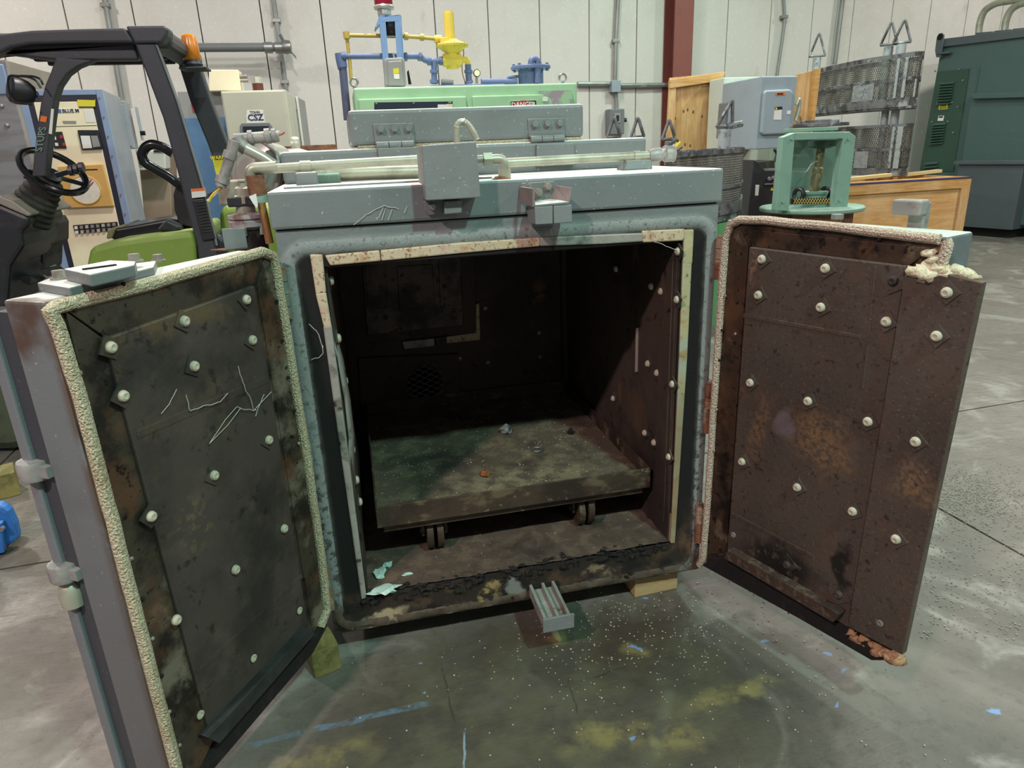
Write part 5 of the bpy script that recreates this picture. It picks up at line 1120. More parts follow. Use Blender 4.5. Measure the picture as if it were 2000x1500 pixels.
ypoly([(860,73),(876,72),(878,84),(866,90),(861,92)],YP2-.05,.1,'regulator_bracket',yellow,gt,.006)
for i in range(8):
    t_=i*pi/4; B().cyl(q+Vector((.112*cos(t_),.112*sin(t_),-.012)),q+Vector((.112*cos(t_),.112*sin(t_),.016)),.007,6).build('flange_bolt',yellow_old,gt)
fit((884,97),(884,108),.03,yellow,gt,'regulator_neck')
q=at_y((883,118),YP2); B().lathe([(.03,-.075),(.045,-.07),(.05,-.04),(.05,.04),(.045,.07),(.03,.075)],q,(1,0,0),8).build('regulator_body',yellow,gt); B().cyl(q+Vector((0,0,-.06)),q+Vector((0,0,.05)),.045,12).build('regulator_bowl',yellow,gt)
tb('yellow_elbow',[(895,116),(913,117),(914,126)],.022,yellow,gt,.03); tb('blue_drop',[(914,126),(916,163)],.024,pipe_blue,gt); fit((915,137),(915,143),.032,pipe_blue,gt); fit((915,158),(916,163),.034,pipe_blue,gt)
tb('sense_line',[(905,95),(906,105),(902,125),(903,145),(909,162)],.004,copper,gt,.03)
B().box((at_y((838,160),YP2).x,YP2-.04,ZB+.001),(at_y((985,160),YP2).x,YP2+.04,ZB+.03)).build('manifold',pipe_blue,gt,bevel=.012)
q=at_y((931,143),YP2); B().lathe([(0,-.015),(.026,-.015),(.028,.012),(.024,.016),(0,.013)],q,(0,-1,0),20).build('gauge',black_gloss,gt); B().lathe([(0,0),(.022,0),(.022,.002),(0,.002)],q+Vector((0,-.014,0)),(0,-1,0),20).build('gauge_face',cream_panel,gt); fit((931,149),(931,163),.01,brass_steel,gt,'gauge_stem')
fit((862,160),(885,162),.022,dark_grey_box,gt,'valve_body'); 
fl=thing('blue_filter','blue flanged filter canister with a looping pipe at the right of the green cabinet','filter',Matrix.Translation(at_y((1038,162),YP2)))
q=at_y((1037,160),YP2); zt_=at_y((1037,136),YP2).z
B().cyl((q.x,YP2,ZB+.002),(q.x,YP2,zt_),.098,24).build('canister',pipe_blue,fl); B().lathe([(.15,0),(.155,.006),(.155,.02),(.15,.026),(0,.026)],(q.x,YP2,zt_),(0,0,1),28).build('flange',pipe_blue,fl)
for i in range(10):
    t_=i*pi/5; B().cyl((q.x+.135*cos(t_),YP2+.135*sin(t_),zt_-.01),(q.x+.135*cos(t_),YP2+.135*sin(t_),zt_+.04),.012,6).build('flange_bolt',pipe_blue,fl)
tubeY('loop_pipe',[(1037,132),(1037,116),(1050,115),(1050,150),(1050,162)],.024,pipe_blue,YP2-.12,fl,12,.06)
tubeY('side_pipe',[(990,160),(992,151),(1018,149)],.011,pipe_blue,YP2,fl,8,.02); fit((940,160),(1010,160),.024,pipe_blue,fl,'inlet_pipe')
# beacon stand and its disconnect
YS=3.62
bs_=thing('beacon_stand','light blue sheet-metal stand with a ruby beacon and black horn on the green cabinet','beacon stand',Matrix.Translation(at_y((765,165),YS)))
ypoly([(741,31),(782,29),(789,165),(776,165),(773,64),(770,41),(752,42),(755,66),(762,165),(752,165)],YS,.006,'front_plate',sky_blue,bs_,0) if False else None
for pts in ([(741,31),(782,29),(782,41),(741,43)],[(741,43),(753,42),(763,165),(752,165)],[(771,42),(782,41),(790,165),(778,165)]): ypoly(pts,YS,.006,'front_plate',sky_blue,bs_,0)
f=[at_y(p,YS) for p in ((741,31),(741,40),(742,46))]
B().hexa([at_y((741,31),YS),at_y((782,29),YS),at_y((782,31),YS),at_y((741,33),YS)],[v+Vector((0,.19,0)) for v in (at_y((741,31),YS),at_y((782,29),YS),at_y((782,31),YS),at_y((741,33),YS))]).build('top_plate',sky_blue,bs_)
ypoly([(733,52),(741,31),(743,44),(735,54)],YS-.0,.19,'side_flange',sky_blue,bs_,0)
B().hexa([at_y(p,YS+.006) for p in ((782,30),(784,30),(792,165),(788,165))],[at_y(p,YS+.07) for p in ((782,30),(784,30),(792,165),(788,165))]).build('side_plate',sky_blue,bs_)
q=at_y((762,42),YS+.06); B().lathe([(.0,0),(.055,0),(.055,-.03),(.06,-.035),(.06,-.08),(.05,-.1),(0,-.1)],q,(0,0,1),20).build('horn',black_gloss,bs_)
q=at_y((751,29),YS+.1); B().lathe([(.05,0),(.05,.03),(.072,.035),(.075,.05),(.07,.06)],q,(0,0,1),24).build('beacon_base',silver,bs_)
pr=[(.062,.06)]+[(.066,.07),(.068,.2),(.06,.24),(.03,.26),(0,.26)]; B().lathe(pr,q,(0,0,1),24).build('ruby_lens',red_lens,bs_)
dsw=thing('motor_disconnect','grey rounded disconnect box with a yellow label on the blue beacon stand','switch',Matrix.Translation(at_y((772,165),YS-.1)))
ypoly([(750,117),(755,113),(785,112),(790,116),(794,168),(752,168)],YS-.1,.09,'body',mid_grey,dsw,.012); ypoly([(757,120),(785,118),(790,168),(760,168)],YS-.112,.012,'cover',mid_grey,dsw,.006)
ypoly([(768,134),(779,133),(779,143),(768,144)],YS-.114,.003,'yellow_label',label_yellow,dsw,0); ypoly([(769,144),(780,144),(780,154),(770,154)],YS-.114,.003,'blue_label',label_white,dsw,0)
ypoly([(766,103),(770,103),(773,116),(769,117)],YS-.06,.02,'hasp',steel,dsw,.002); ypoly([(795,140),(798,136),(804,165),(798,165)],YS-.06,.02,'handle',black_gloss,dsw,.004)
# ------------------------------------------------------------------ right-hand background
# sheathing panels and white enclosure with the two disconnects
pa=thing('leaning_plywood','knotty plywood crate panel with a framing board leaning in front of the red column','plywood',Matrix.Translation(at_y((1360,300),6.3)))
ypoly([(1308,152),(1413,142),(1405,420),(1292,420)],6.3,.02,'sheet',plywood_v,pa,.002)
ypoly([(1309,156),(1416,140),(1413,157),(1308,173)],6.25,.05,'top_board',board_h,pa,.004)
ypoly([(1308,173),(1321,171),(1311,420),(1294,420)],6.26,.04,'side_board',plywood_v,pa,.004); ypoly([(1400,159),(1413,157),(1405,420),(1392,420)],6.26,.04,'side_board',plywood_v,pa,.004)
ypoly([(1414,158),(1416,158),(1408,420),(1405,420)],6.3,.08,'blue_edge',mat('blue_edge_paint','3a5aa8',.5),pa,0)
for px in ((1335,217),(1343,214),(1354,218),(1371,227),(1390,212),(1319,231),(1338,282),(1348,284)):
    q=at_y(px,6.298); B().lathe([(0,0),(.011,0),(.008,.002),(0,.003)],q,(0,-1,0),10).xf(Matrix.Translation(q)@Matrix.Diagonal((1,1,1.8,1))@Matrix.Translation(-q)).build('knot',rust_brown,pa)
en=thing('white_enclosure','pale greenish-white equipment cabinet carrying two grey disconnect boxes','cabinet',Matrix.Translation(at_y((1480,400),6.0)))
a=at_y((1414,150),5.9); b=at_y((1565,149),5.9)
B().box((a.x,5.9,0),(b.x,6.24,(a.z+b.z)/2)).build('body',mat('white_green_enamel','c4cec2',.5,0,[dict(c='aab6aa',s=2,lo=.4,hi=.7,a=.4)]),en,bevel=.01)
ypoly([(1452,288),(1476,312),(1466,440),(1440,440)],5.93,.2,'leg_panel',white_paint,en,.006)
def dis(px,name,label,y,txtpx,tw,lab1,lab2,small):
    t=thing(name,label,'switch',Matrix.Translation(at_y(px[3],y)))
    ypoly(px,y,.28 if not small else .18,'body',dark_grey_box if small else ral_grey,t,.012)
    return t
t=dis([(1419,200),(1448,198),(1441,268),(1413,270)],'safety_disconnect','narrow grey 480-volt disconnect box right of the plywood panel',5.72,0,0,0,0,True)
ypoly([(1425,204),(1444,203),(1437,262),(1419,262)],5.705,.015,'cover',ral_grey,t,.01)
def lab(t,px,y,m,nm,k=.004): return ypoly(px,y-k,k,nm,m,t,0)
lab(t,[(1424,204),(1443,204),(1442,211),(1424,211)],5.705,label_orange,'voltage_label'); text('480 VOLTS','lettering',label_black,t,face_M(at_y((1433.5,207.5),5.7),(1,0,0),(0,0,1)),.034,width=.085)
lab(t,[(1425,219),(1440,219),(1440,225),(1425,225)],5.705,label_black,'maker_label'); lab(t,[(1426,220),(1429,220),(1429,224),(1426,224)],5.7,label_yellow,'maker_mark')
lab(t,[(1425,226),(1440,226),(1438,245),(1424,244)],5.705,label_white,'rating_label'); lab(t,[(1432,245),(1439,245),(1438,251),(1432,250)],5.705,label_white,'rating_label')
q=at_y((1447,225),5.7); B().box((q.x,5.7,q.z-.08),(q.x+.03,5.76,q.z+.06)).build('handle',label_black,t,bevel=.005)
t=thing('main_disconnect','large light grey 480-volt disconnect box with a bulged door, left of the raised basket','switch',Matrix.Translation(at_y((1500,290),5.1)))
ypoly([(1488,149),(1558,148),(1545,288),(1475,292)],5.1,.8,'body',ral_grey,t,.01)
ypoly([(1493,180),(1498,176),(1545,174),(1550,180),(1543,256),(1538,262),(1490,264),(1487,258)],5.06,.05,'door_bulge',ral_grey,t,.03,seg=4)
lab(t,[(1515,181),(1533,180),(1533,186),(1515,187)],5.06,label_orange,'voltage_label'); text('480 VOLTS','lettering',label_black,t,face_M(at_y((1524,183.5),5.053),(1,0,0),(0,0,1)),.028,width=.07)
lab(t,[(1514,209),(1528,208),(1528,214),(1514,215)],5.06,label_black,'maker_label'); lab(t,[(1515,210),(1518,210),(1518,214),(1515,214)],5.055,label_yellow,'maker_mark'); lab(t,[(1513,215),(1527,214),(1526,234),(1511,234)],5.06,label_white,'rating_label'); lab(t,[(1538,216),(1545,216),(1544,223),(1537,223)],5.06,label_white,'rating_label')
q=at_y((1562,215),5.2); B().tube(bend([at_y(p,5.2) for p in ((1555,205),(1561,190),(1562,205),(1556,228),(1553,236))],.05),.02,8).build('handle',silver,t)
# dark instrument below the disconnects
ins_=thing('black_instrument','black sloping-front instrument cabinet under the large disconnect box','instrument',Matrix.Translation(at_y((1495,420),4.9)))
ypoly([(1473,312),(1481,316),(1494,332),(1520,332),(1510,700),(1430,700)],4.9,.4,'body',black_plastic,ins_,.008)
ypoly([(1480,316),(1512,313),(1514,328),(1484,330)],4.95,.3,'grille_top',rubber,ins_,.004)
for px in ((1502,349),(1510,347),(1517,346)):
    q=at_y(px,4.88); B().cyl(q,q+Vector((0,-.02,0)),.02,10).build('knob',dark_grey_box,ins_)
lab(ins_,[(1476,361),(1483,361),(1481,382),(1475,382)],4.9,label_white,'label'); lab(ins_,[(1508,366),(1511,372),(1505,372)],4.9,label_yellow,'hazard_mark'); lab(ins_,[(1509,353),(1522,352),(1522,356),(1509,357)],4.9,label_red,'red_label')
ypoly([(1495,359),(1520,358),(1520,360),(1495,361)],4.88,.02,'drawer_lip',dark_grey_box,ins_,.002)
B().tube(bend([at_y(p,5.0) for p in ((1512,292),(1518,300),(1512,318),(1495,326))],.06),.014,8).build('cable',wire_black,ins_)
# plywood sheet right of the large disconnect
ps=thing('plywood_sheet','upright plywood sheet between the large disconnect and the raised basket','plywood',Matrix.Translation(at_y((1570,250),5.65)))
ypoly([(1553,146),(1594,136),(1570,562),(1522,562)],5.6,.03,'sheet',plywood_v,ps,.002); ypoly([(1594,134),(1604,134),(1590,250),(1583,262)],5.55,.06,'edge_board',board_h,ps,.004)
ypoly([(1591,140),(1594,140),(1584,255),(1581,255)],5.595,.01,'blue_edge',MATS['blue_edge_paint'],ps,0)
# ------------------------------------------------------------------ round wire baskets with lifting posts
def basket(name,label,path,zt,zb,wid,cell_,rails,group,plates=(),struts=(),closed=True):
    P=[Vector((p.x,p.y,0)) for p in path]
    back=(P[-1]-Vector((CAM.x,CAM.y,0))).normalized()
    Q=P+[p+back*wid for p in reversed(P)] if closed else P
    Q=bend(Q,.18,5)
    if closed: Q.append(Q[0])
    t=thing(name,label,'basket',Matrix.Translation(P[0].lerp(P[-1],.5)+Vector((0,0,zb))),group)
    S=[0]
    for i in range(1,len(Q)): S.append(S[-1]+(Q[i]-Q[i-1]).length)
    def at(s):
        s=max(0,min(s,S[-1]-1e-6))
        for i in range(1,len(Q)):
            if s<=S[i]: return Q[i-1].lerp(Q[i],(s-S[i-1])/max(1e-9,S[i]-S[i-1]))
    def nrm(s): 
        v=(at(min(S[-1],s+.01))-at(max(0,s-.01))).normalized(); return Vector((v.y,-v.x,0))
    # expanded metal: two families of slanted wires, as thin ribbons with depth
    b=B(); hgt=zb and (zt-zb); L=S[-1]; h=zt-zb; k=.55
    def ribbon(p,q,w,n):
        dd=(q-p).normalized(); u=n.cross(dd)*w; v=n*w
        b.add([p+u+v,p-u+v,p-u-v,p+u-v,q+u+v,q-u+v,q-u-v,q+u-v],[(0,1,5,4),(1,2,6,5),(2,3,7,6),(3,0,4,7)])
    n_=int(L/cell_)
    for i in range(-int(h*k/cell_)-1,n_+1):
        for sg in (1,-1):
            s0=i*cell_; s1=s0+h*k
            m=6
            for j in range(m):
                a0=s0+(s1-s0)*j/m; a1=s0+(s1-s0)*(j+1)/m
                if a0<0 or a1>L: continue
                za=zb+h*j/m; zc_=zb+h*(j+1)/m
                if sg<0: za,zc_=zt-(za-zb),zt-(zc_-zb)
                ribbon(at(a0)+Vector((0,0,za)),at(a1)+Vector((0,0,zc_)),.0022,nrm((a0+a1)/2))
    b.build('wire_mesh',mesh_dark,t,kind='stuff')
    for z0,z1,th in rails:
        r=B(); vs=[]; m=40; fs=[]
        for i in range(m+1):
            s=L*i/m; p=at(s); n=nrm(s)
            vs+=[p+n*th+Vector((0,0,z0)),p+n*th+Vector((0,0,z1)),p-n*.006+Vector((0,0,z1)),p-n*.006+Vector((0,0,z0))]
        for i in range(m):
            for q in range(4): fs.append((i*4+q,i*4+(q+1)%4,i*4+4+(q+1)%4,i*4+4+q))
        r.add(vs,fs); r.build('rail',mesh_steel,t)
    return t,at,nrm,S
def post(t,p,z0,z1,r=.035,tri=True,m=None,h=.2,w=.09,ang=0):
    B().tube([(p.x,p.y,z0),(p.x,p.y,z1)],r,12).build('post',m or post_steel,t)
    if tri:
        dx=Vector((cos(ang),sin(ang),0))*w; z=Vector((0,0,1)); b=Vector((p.x,p.y,z1+.02))
        B().tube(bend([b-dx,b-dx*.95,b+z*h,b+dx*.95,b+dx],.03,4),.014,8).tube([b-dx,b+dx],.014,8).build('lifting_eye',mesh_steel,t)
Zt=2.39
pu=[at_z(p,Zt) for p in ((1592,136),(1640,125),(1700,113),(1750,106),(1804,98))]
zb_=at_p((1797,200),pu[-1],(Vector((CAM.x,CAM.y,0))-Vector((pu[-1].x,pu[-1].y,0))).normalized()).z
zt_=Zt
def vert(px,P):     # height of the pixel on the vertical line through P
    n=Vector((CAM.x-P.x,CAM.y-P.y,0)).normalized(); return at_p(px,P,n).z
h_=zt_-zb_
bu,atf,nf,SS=basket('wire_basket','raised wire basket with three lifting triangles, above the other basket at the right',pu,zt_,zb_,.7,.026,[(zt_-.045,zt_,.012),(zb_+h_*.5-.02,zb_+h_*.5+.015,.014),(zb_-.03,zb_+.06,.014)],'wire heat-treatment baskets')
BK=(pu[-1]-Vector((CAM.x,CAM.y,pu[-1].z))).normalized()
B().prism([p+Vector((0,0,-Zt+zb_-.05)) for p in pu]+[p+BK*.6+Vector((0,0,-Zt+zb_-.05)) for p in reversed(pu)],(0,0,.025)).build('base_grid',mesh_steel,bu)
def near(px,z,path):     # point on the basket face under a pixel column
    best=None
    for i in range(len(path)-1):
        for j in range(20):
            p=path[i].lerp(path[i+1],j/20); q=Vector((p.x,p.y,z))-CAM; sx=1000+F*q.dot(RIGHT)/q.dot(FWD)
            if best is None or abs(sx-px)<best[0]: best=(abs(sx-px),p)
    return best[1]
def face_plate(t,px0,px1,zlo,zhi,path,m,nm,k=.02,txt=None):
    a=near(px0,zlo,path); b=near(px1,zlo,path); n=Vector((b.y-a.y,-(b.x-a.x),0)).normalized()
    if n.dot(CAM-a)<0: n=-n
    a=Vector((a.x,a.y,0))+n*k; b=Vector((b.x,b.y,0))+n*k
    B().prism([a+Vector((0,0,zlo)),b+Vector((0,0,zlo)),b+Vector((0,0,zhi)),a+Vector((0,0,zhi))],-n*.012).build(nm,m,t,bevel=.003)
    if txt:
        c=a.lerp(b,.5)+n*.002
        for i,s in enumerate(txt): text(s,'weld_mark',post_steel,t,face_M(c+Vector((0,0,zlo+(zhi-zlo)*(.68-.42*i))),b-a,(0,0,1)),(zhi-zlo)*.42)
tag_m=mat('chalky_tag_plate','8f8f92',.7,.1,[dict(c='77777c',s=14,lo=.45,hi=.6,a=.6),dict(c='a9a9ac',s=30,lo=.55,hi=.65,a=.5)])
mid=zb_+h_*.5
face_plate(bu,1667,1706,zb_+.06,mid-.02,pu,tag_m,'tag_plate',.025,('IW2','W2'))
for x0,x1 in ((1747,1751),(1762,1767)): face_plate(bu,x0,x1,zb_+.06,zt_-.05,pu,post_steel,'strut',.03)
face_plate(bu,1786,1800,zb_+.06,mid-.02,pu,post_steel,'end_strut',.03)
for px,ty in (((1731,100),1),((1757,88),1)):
    p=near(px[0],Zt,pu); post(bu,p+BK*.2,zb_-.0,Zt+.11,.05,True,None,.24,.09,-.75)
p=pu[0]; post(bu,Vector((p.x,p.y,0))+BK*.1,zb_,Zt+.15,.05,True,None,.28,.1,-.6)
# the lower basket stands on the crate
zl1=1.665; pl=[Vector((p.x,p.y,0)) for p in pu]
zl0=vert((1785,340),pl[-1]+Vector((0,0,zl1)))
bl,atf2,nf2,S2=basket('wire_basket','lower wire basket standing on the open wooden crate, under the raised basket',pl,zl1,zl0,.55,.026,[(zl1-.03,zl1,.012),(zl0+(zl1-zl0)*.5-.02,zl0+(zl1-zl0)*.5+.015,.014),(zl0-.02,zl0+.06,.014)],'wire heat-treatment baskets')
mid=zl0+(zl1-zl0)*.5
for x0,x1 in ((1736,1742),(1746,1750),(1752,1757)): face_plate(bl,x0,x1,zl0+.06,zl1-.03,pl,post_steel,'strut',.03)
face_plate(bl,1776,1790,zl0+.06,mid-.02,pl,post_steel,'end_strut',.03); face_plate(bl,1668,1696,zl0+.06,mid-.02,pl,tag_m,'tag_plate',.025)
for px,r in ((1726,.04),(1746,.045)):
    p=near(px,zl1,pl); post(bl,p+BK*.2,zl0,zb_-.06,r,False)
# left basket behind the oven's right shoulder
Zl=1.44
pf=[at_y(p,y) for p,y in (((1298,304),3.0),((1345,297),3.2),((1400,289),3.45),((1453,284),3.75))]; Zl=sum(p.z for p in pf)/4; pf=[Vector((p.x,p.y,Zl)) for p in pf]
zb3=vert((1446,412),pf[-1])
bf,_,_,_=basket('wire_basket','wire basket behind the right shoulder of the oven, in front of the plywood panel',pf,Zl,zb3,.8,.021,[(Zl-.04,Zl,.012),(zb3+(Zl-zb3)*.42-.012,zb3+(Zl-zb3)*.42+.012,.014),(zb3-.0,zb3+.10,.016)],'wire heat-treatment baskets')
B().prism([p+Vector((0,0,-Zl+zb3-.06)) for p in pf]+[p+Vector((.35,.6,-Zl+zb3-.06)) for p in reversed(pf)],(0,0,.055)).build('base_grid',mesh_steel,bf)
p=near(1432,Zl,pf); post(bf,p+Vector((.05,.25,0)),zb3-.05,Zl+.16,.055,False,post_steel)
q=Vector((p.x+.05,p.y+.25,Zl+.18)); B().tube(bend([q+Vector((-.08,0,0)),q+Vector((.06,0,.22)),q+Vector((.07,0,0)),q+Vector((-.08,0,0))],.02,3),.015,8).build('lifting_eye',mesh_steel,bf); B().cyl(q+Vector((.02,0,.0)),q+Vector((.16,0,.02)),.03,10).build('cross_pin',mesh_steel,bf)
for px,l in (((1199,268),'lifting triangle standing behind the small wall switch, left of the other triangles'),((1245,268),'slim dark lifting triangle standing behind the oven lid, right of the small wall switch'),((1306,272),'dark lifting triangle in front of the plywood panel corner')):
    p=at_y(px,4.0); t=thing('lifting_triangle',l,'hook',Matrix.Translation(Vector((p.x,p.y,0))),'lifting triangles behind the oven')
    post(t,p,0,p.z-.02,.035,True,mesh_steel,.17,.06,-.35)
# stand under that basket
gd=thing('green_drum','green drum under the left wire basket','drum',Matrix.Translation(Vector((pf[-1].x,pf[-1].y+.2,0))))
q=at_z((1405,430),.75); zg=zb3-.07
B().cyl((pf[-1].x-.25,pf[-1].y+.05,0),(pf[-1].x-.25,pf[-1].y+.05,zg),.3,28).build('shell',mat('grass_green_paint','5f9a64',.45),gd); B().cyl((pf[-1].x-.25,pf[-1].y+.05,zg-.4),(pf[-1].x-.25,pf[-1].y+.05,zg-.35),.31,28).build('hoop',rubber,gd)
# ------------------------------------------------------------------ sage green fixture on its round base
YX=3.5
fx_=thing('press_fixture','sage green upright frame with a vertical shaft on a round base plate','fixture',Matrix.Translation(at_y((1585,408),YX+.3)))
dk=.5
ypoly([(1530,268),(1553,259),(1552,275),(1541,412),(1516,412)],YX,.08,'frame_post',teal,fx_,.006)
ypoly([(1648,258),(1660,257),(1672,266),(1655,410),(1629,410)],YX,.08,'frame_post',teal,fx_,.006)
ypoly([(1553,259),(1648,257),(1648,271),(1552,274)],YX,.08,'frame_head',teal,fx_,.006)
ypoly([(1542,262),(1654,262),(1638,405),(1530,405)],YX+dk-.03,.03,'back_plate',mat('shadow_green','5f8070',.5),fx_,.002)
ca=at_y((1606,276),YX+.25); cb_=at_y((1590,378),YX+.25)
B().lathe([(.035,0),(.035,.22),(.045,.23),(.045,.46),(.035,.47),(.035,(cb_-ca).length)],ca,cb_-ca,16).build('shaft',mat('olive_shaft','6b6a4a',.5,.3,[dict(c='a09a70',s=20,lo=.5,hi=.62,a=.7),dict(c='4a4638',s=12,lo=.5,hi=.62,a=.7)]),fx_)
B().lathe([(.13,0),(.13,-.05),(.09,-.06),(.06,-.07)],(ca.x,YX+.25,ca.z+.01),(0,0,1),20).build('upper_bearing',dark_green,fx_)
zb4=at_y((1588,402),YX+.25).z
B().lathe([(.16,0),(.16,.03),(.11,.035),(.10,.10),(.12,.11),(.12,.13),(.06,.13)],(cb_.x,YX+.25,zb4),(0,0,1),20).build('lower_chuck',teal,fx_)
for px in ((1560,380),(1612,378)):
    q=at_y(px,YX+.25); B().torus((q.x,YX+.25,q.z),(1,.3,0),.05,.02,18,8).build('hand_wheel',black_plastic,fx_)
ypoly([(1545,388),(1626,386),(1626,397),(1545,399)],YX+.08,.004,'guard_strip',label_black,fx_,0)
gm=B()
for i in range(14):
    x0=1550+i*5.3; gm.cyl(at_y((x0,388),YX+.07),at_y((x0+6,398),YX+.07),.003,5); gm.cyl(at_y((x0+6,387),YX+.07),at_y((x0,398),YX+.07),.003,5)
gm.build('guard_mesh',yellow_old,fx_,kind='stuff')
tubeY('oil_line',[(1547,335),(1575,337),(1582,325),(1588,318),(1597,315)],.006,brass_steel,YX+.2,fx_,8,.03)
for px in ((1529,394),(1657,271),(1640,391),(1547,271)):
    q=at_y(px,YX); B().cyl(q,q+Vector((0,-.012,0)),.016,6).build('bolt',teal,fx_)
tp=at_y((1600,256),YX).z
for px0,px1,dz,m_ in (((1567,246),(1637,244),0,mesh_steel),((1582,239),(1618,238),0,mesh_steel)):
    a=at_y(px0,YX+.25); b=at_y(px1,YX+.25); B().box((a.x,YX+.1,a.z-.012),(b.x,YX+.45,a.z+.018)).build('loose_plate',m_,fx_,bevel=.004)
B().box((at_y((1553,256),YX).x,YX+.1,tp),(at_y((1652,254),YX).x,YX+.16,tp+.03)).build('head_rail',teal,fx_,bevel=.003); B().box((at_y((1585,256),YX+.2).x,YX+.18,tp),(at_y((1615,254),YX+.2).x,YX+.36,at_y((1600,246),YX+.25).z-.012)).build('spacer',black_plastic,fx_,bevel=.003)
cc=at_y((1584,406),YX+.25); 
B().lathe([(0,-.03),(.44,-.03),(.45,-.02),(.45,.0),(.44,.008),(0,.008)],(cc.x,YX+.25,zb4-.008),(0,0,1),56).build('base_plate',teal,fx_)
bd_=thing('rusty_drum','rusty drum carrying the round green base plate','drum',Matrix.Translation(Vector((cc.x,YX+.25,0))))
B().cyl((cc.x,YX+.25,0),(cc.x,YX+.25,zb4-.04),.36,32).build('shell',rust_brown,bd_)
for z in (.3,.6): B().torus((cc.x,YX+.25,z),(0,0,1),.36,.012,32,8).build('rolling_hoop',rust_brown,bd_)
# ------------------------------------------------------------------ wooden crate
YC=4.45
a=at_y((1640,363),YC); b=at_y((1895,345),YC); ZC=b.z; x0,x1=a.x-.25,b.x
ct=thing('wooden_crate','long open-topped plywood crate with a dark blue top edge, behind the right door','crate',Matrix.Translation(Vector(((x0+x1)/2,YC+.5,0))))
B().box((x0,YC,.05),(x1,YC+.02,ZC-.01)).build('front_panel',plywood_h,ct)
for xx in (x0+.1,(x0+x1)/2,x1-.2): B().box((xx,YC,0),(xx+.1,YC+1.0,.05)).build('skid',board_h,ct)
B().box((x0,YC-.025,ZC-.115),(x1,YC,ZC-.012)).build('top_board',board_h,ct,bevel=.004); B().box((x0,YC-.025,.05),(x1,YC,.16)).build('bottom_board',board_h,ct,bevel=.004)
B().box((x1-.11,YC-.026,.16),(x1,YC,ZC-.115)).build('side_board',plywood_v,ct,bevel=.004)
B().box((x0,YC-.03,ZC-.012),(x1+.0,YC+.02,ZC)).build('blue_edge',mat('navy_edge_paint','2c3064',.5),ct)
B().box((x1-.02,YC+.02,.05),(x1,YC+1.0,ZC)).build('end_panel',plywood_h,ct); B().box((x0,YC+1.0,.05),(x1,YC+1.02,ZC+.0)).build('rear_panel',plywood_h,ct); B().box((x0,YC+.02,.05),(x1-.02,YC+1.0,.09)).build('floor_panel',plywood_h,ct)
for px0,px1,y in (((1655,354),(1742,345),YC+.3),((1752,347),(1840,337),YC+.55)):
    p0=at_y(px0,y); p1=at_y(px1,y+.1); B().hexa([p0,p1,p1+Vector((0,0,.035)),p0+Vector((0,0,.035))],[v+Vector((0,.09,0)) for v in (p0,p1,p1+Vector((0,0,.035)),p0+Vector((0,0,.035)))]).build('loose_batten',mat('fresh_batten','d8bd84',.6) if 'fresh_batten' not in MATS else MATS['fresh_batten'],ct,bevel=.003)
B().box((x0+.3,YC+.15,ZC-.04),(x1-.05,YC+.22,ZC-.0)).build('cross_batten',board_h,ct,bevel=.003)
# ------------------------------------------------------------------ big green transformer at the right
g0=Vector((9.72,6.45,0)); dT=Vector((-.292,.956,0)); nT=Vector((.956,.292,0))     # long side runs back to the left, nT points into it
oA=g0+nT*.25
tr=thing('transformer','very large dark green louvred transformer cabinet at the right edge','transformer',Matrix.Translation(g0+nT*.8))
def tp_(px,k): return at_p(px,oA-nT*k,nT)
def tpoly(px,k,d,nm,m,bev=.004,par=None,**kw): return B().prism([tp_(p,k) for p in px],nT*d).build(nm,m,par or tr,bevel=bev,**kw)
tpoly([(1838,92),(2120,50),(2120,440),(1790,440),(1797,330)],0,1.4,'tank',slate_green,.01)
tpoly([(1830,140),(1893,134),(1862,335),(1796,333)],.02,.03,'louvre_panel',dark_green,.002)
for (ya,yb_,xa,xb,wa,n_) in ((161,200,1837,1831,28,8),(241,278,1823,1817,26,8),(317,331,1808,1806,26,3)):
    for i in range(n_):
        t_=i/(n_-1); x=xa+(xb-xa)*t_; y=ya+(yb_-ya)*t_
        c0_=[tp_(p,.02) for p in ((x,y),(x+wa,y-2),(x+wa-.6,y+2.5),(x-.6,y+4.5))]; o_=[c0_[0],c0_[1],c0_[2]-nT*.05,c0_[3]-nT*.05]
        B().hexa(o_,[v+nT*.01 for v in c0_]).build('louvre',dark_green,tr)
tpoly([(1834,205),(1851,203),(1850,213),(1833,214)],.024,.006,'yellow_label',label_yellow,0)
c_=tp_((1842,206.5),.026); text('DANGER','lettering',label_black,tr,face_M(c_,-dT,(0,0,1)),.04,.001,.10); c_=tp_((1842,211),.026); text('HIGH VOLTAGE','lettering',label_black,tr,face_M(c_,-dT,(0,0,1)),.032,.001,.11)
tpoly([(1833,226),(1844,226),(1842,236),(1831,236)],.024,.006,'white_label',label_white,0); tpoly([(1834,227),(1842,227),(1841,230),(1833,230)],.026,.004,'label_band',label_black,0)
for px in ((1827,139),(1874,135),(1881,157),(1812,211),(1871,209),(1803,259),(1862,259),(1831,202),(1860,200),(1821,238),(1852,237)):
    q=tp_(px,.02); B().cyl(q,q-nT*.015,.014,8).build('screw',steel,tr)
tpoly([(1823,217),(1853,215),(1853,217),(1823,219)],.025,.01,'pull_bar',dark_green,.002)
tpoly([(1889,135),(1891,135),(1853,335),(1851,335)],.012,.015,'seam',slate_green,0); tpoly([(1912,132),(1914,132),(1880,316),(1878,316)],.012,.015,'seam',slate_green,0)
tpoly([(1840,76),(2120,42),(2120,58),(1838,92)],.05,1.6,'lid',slate,.006)
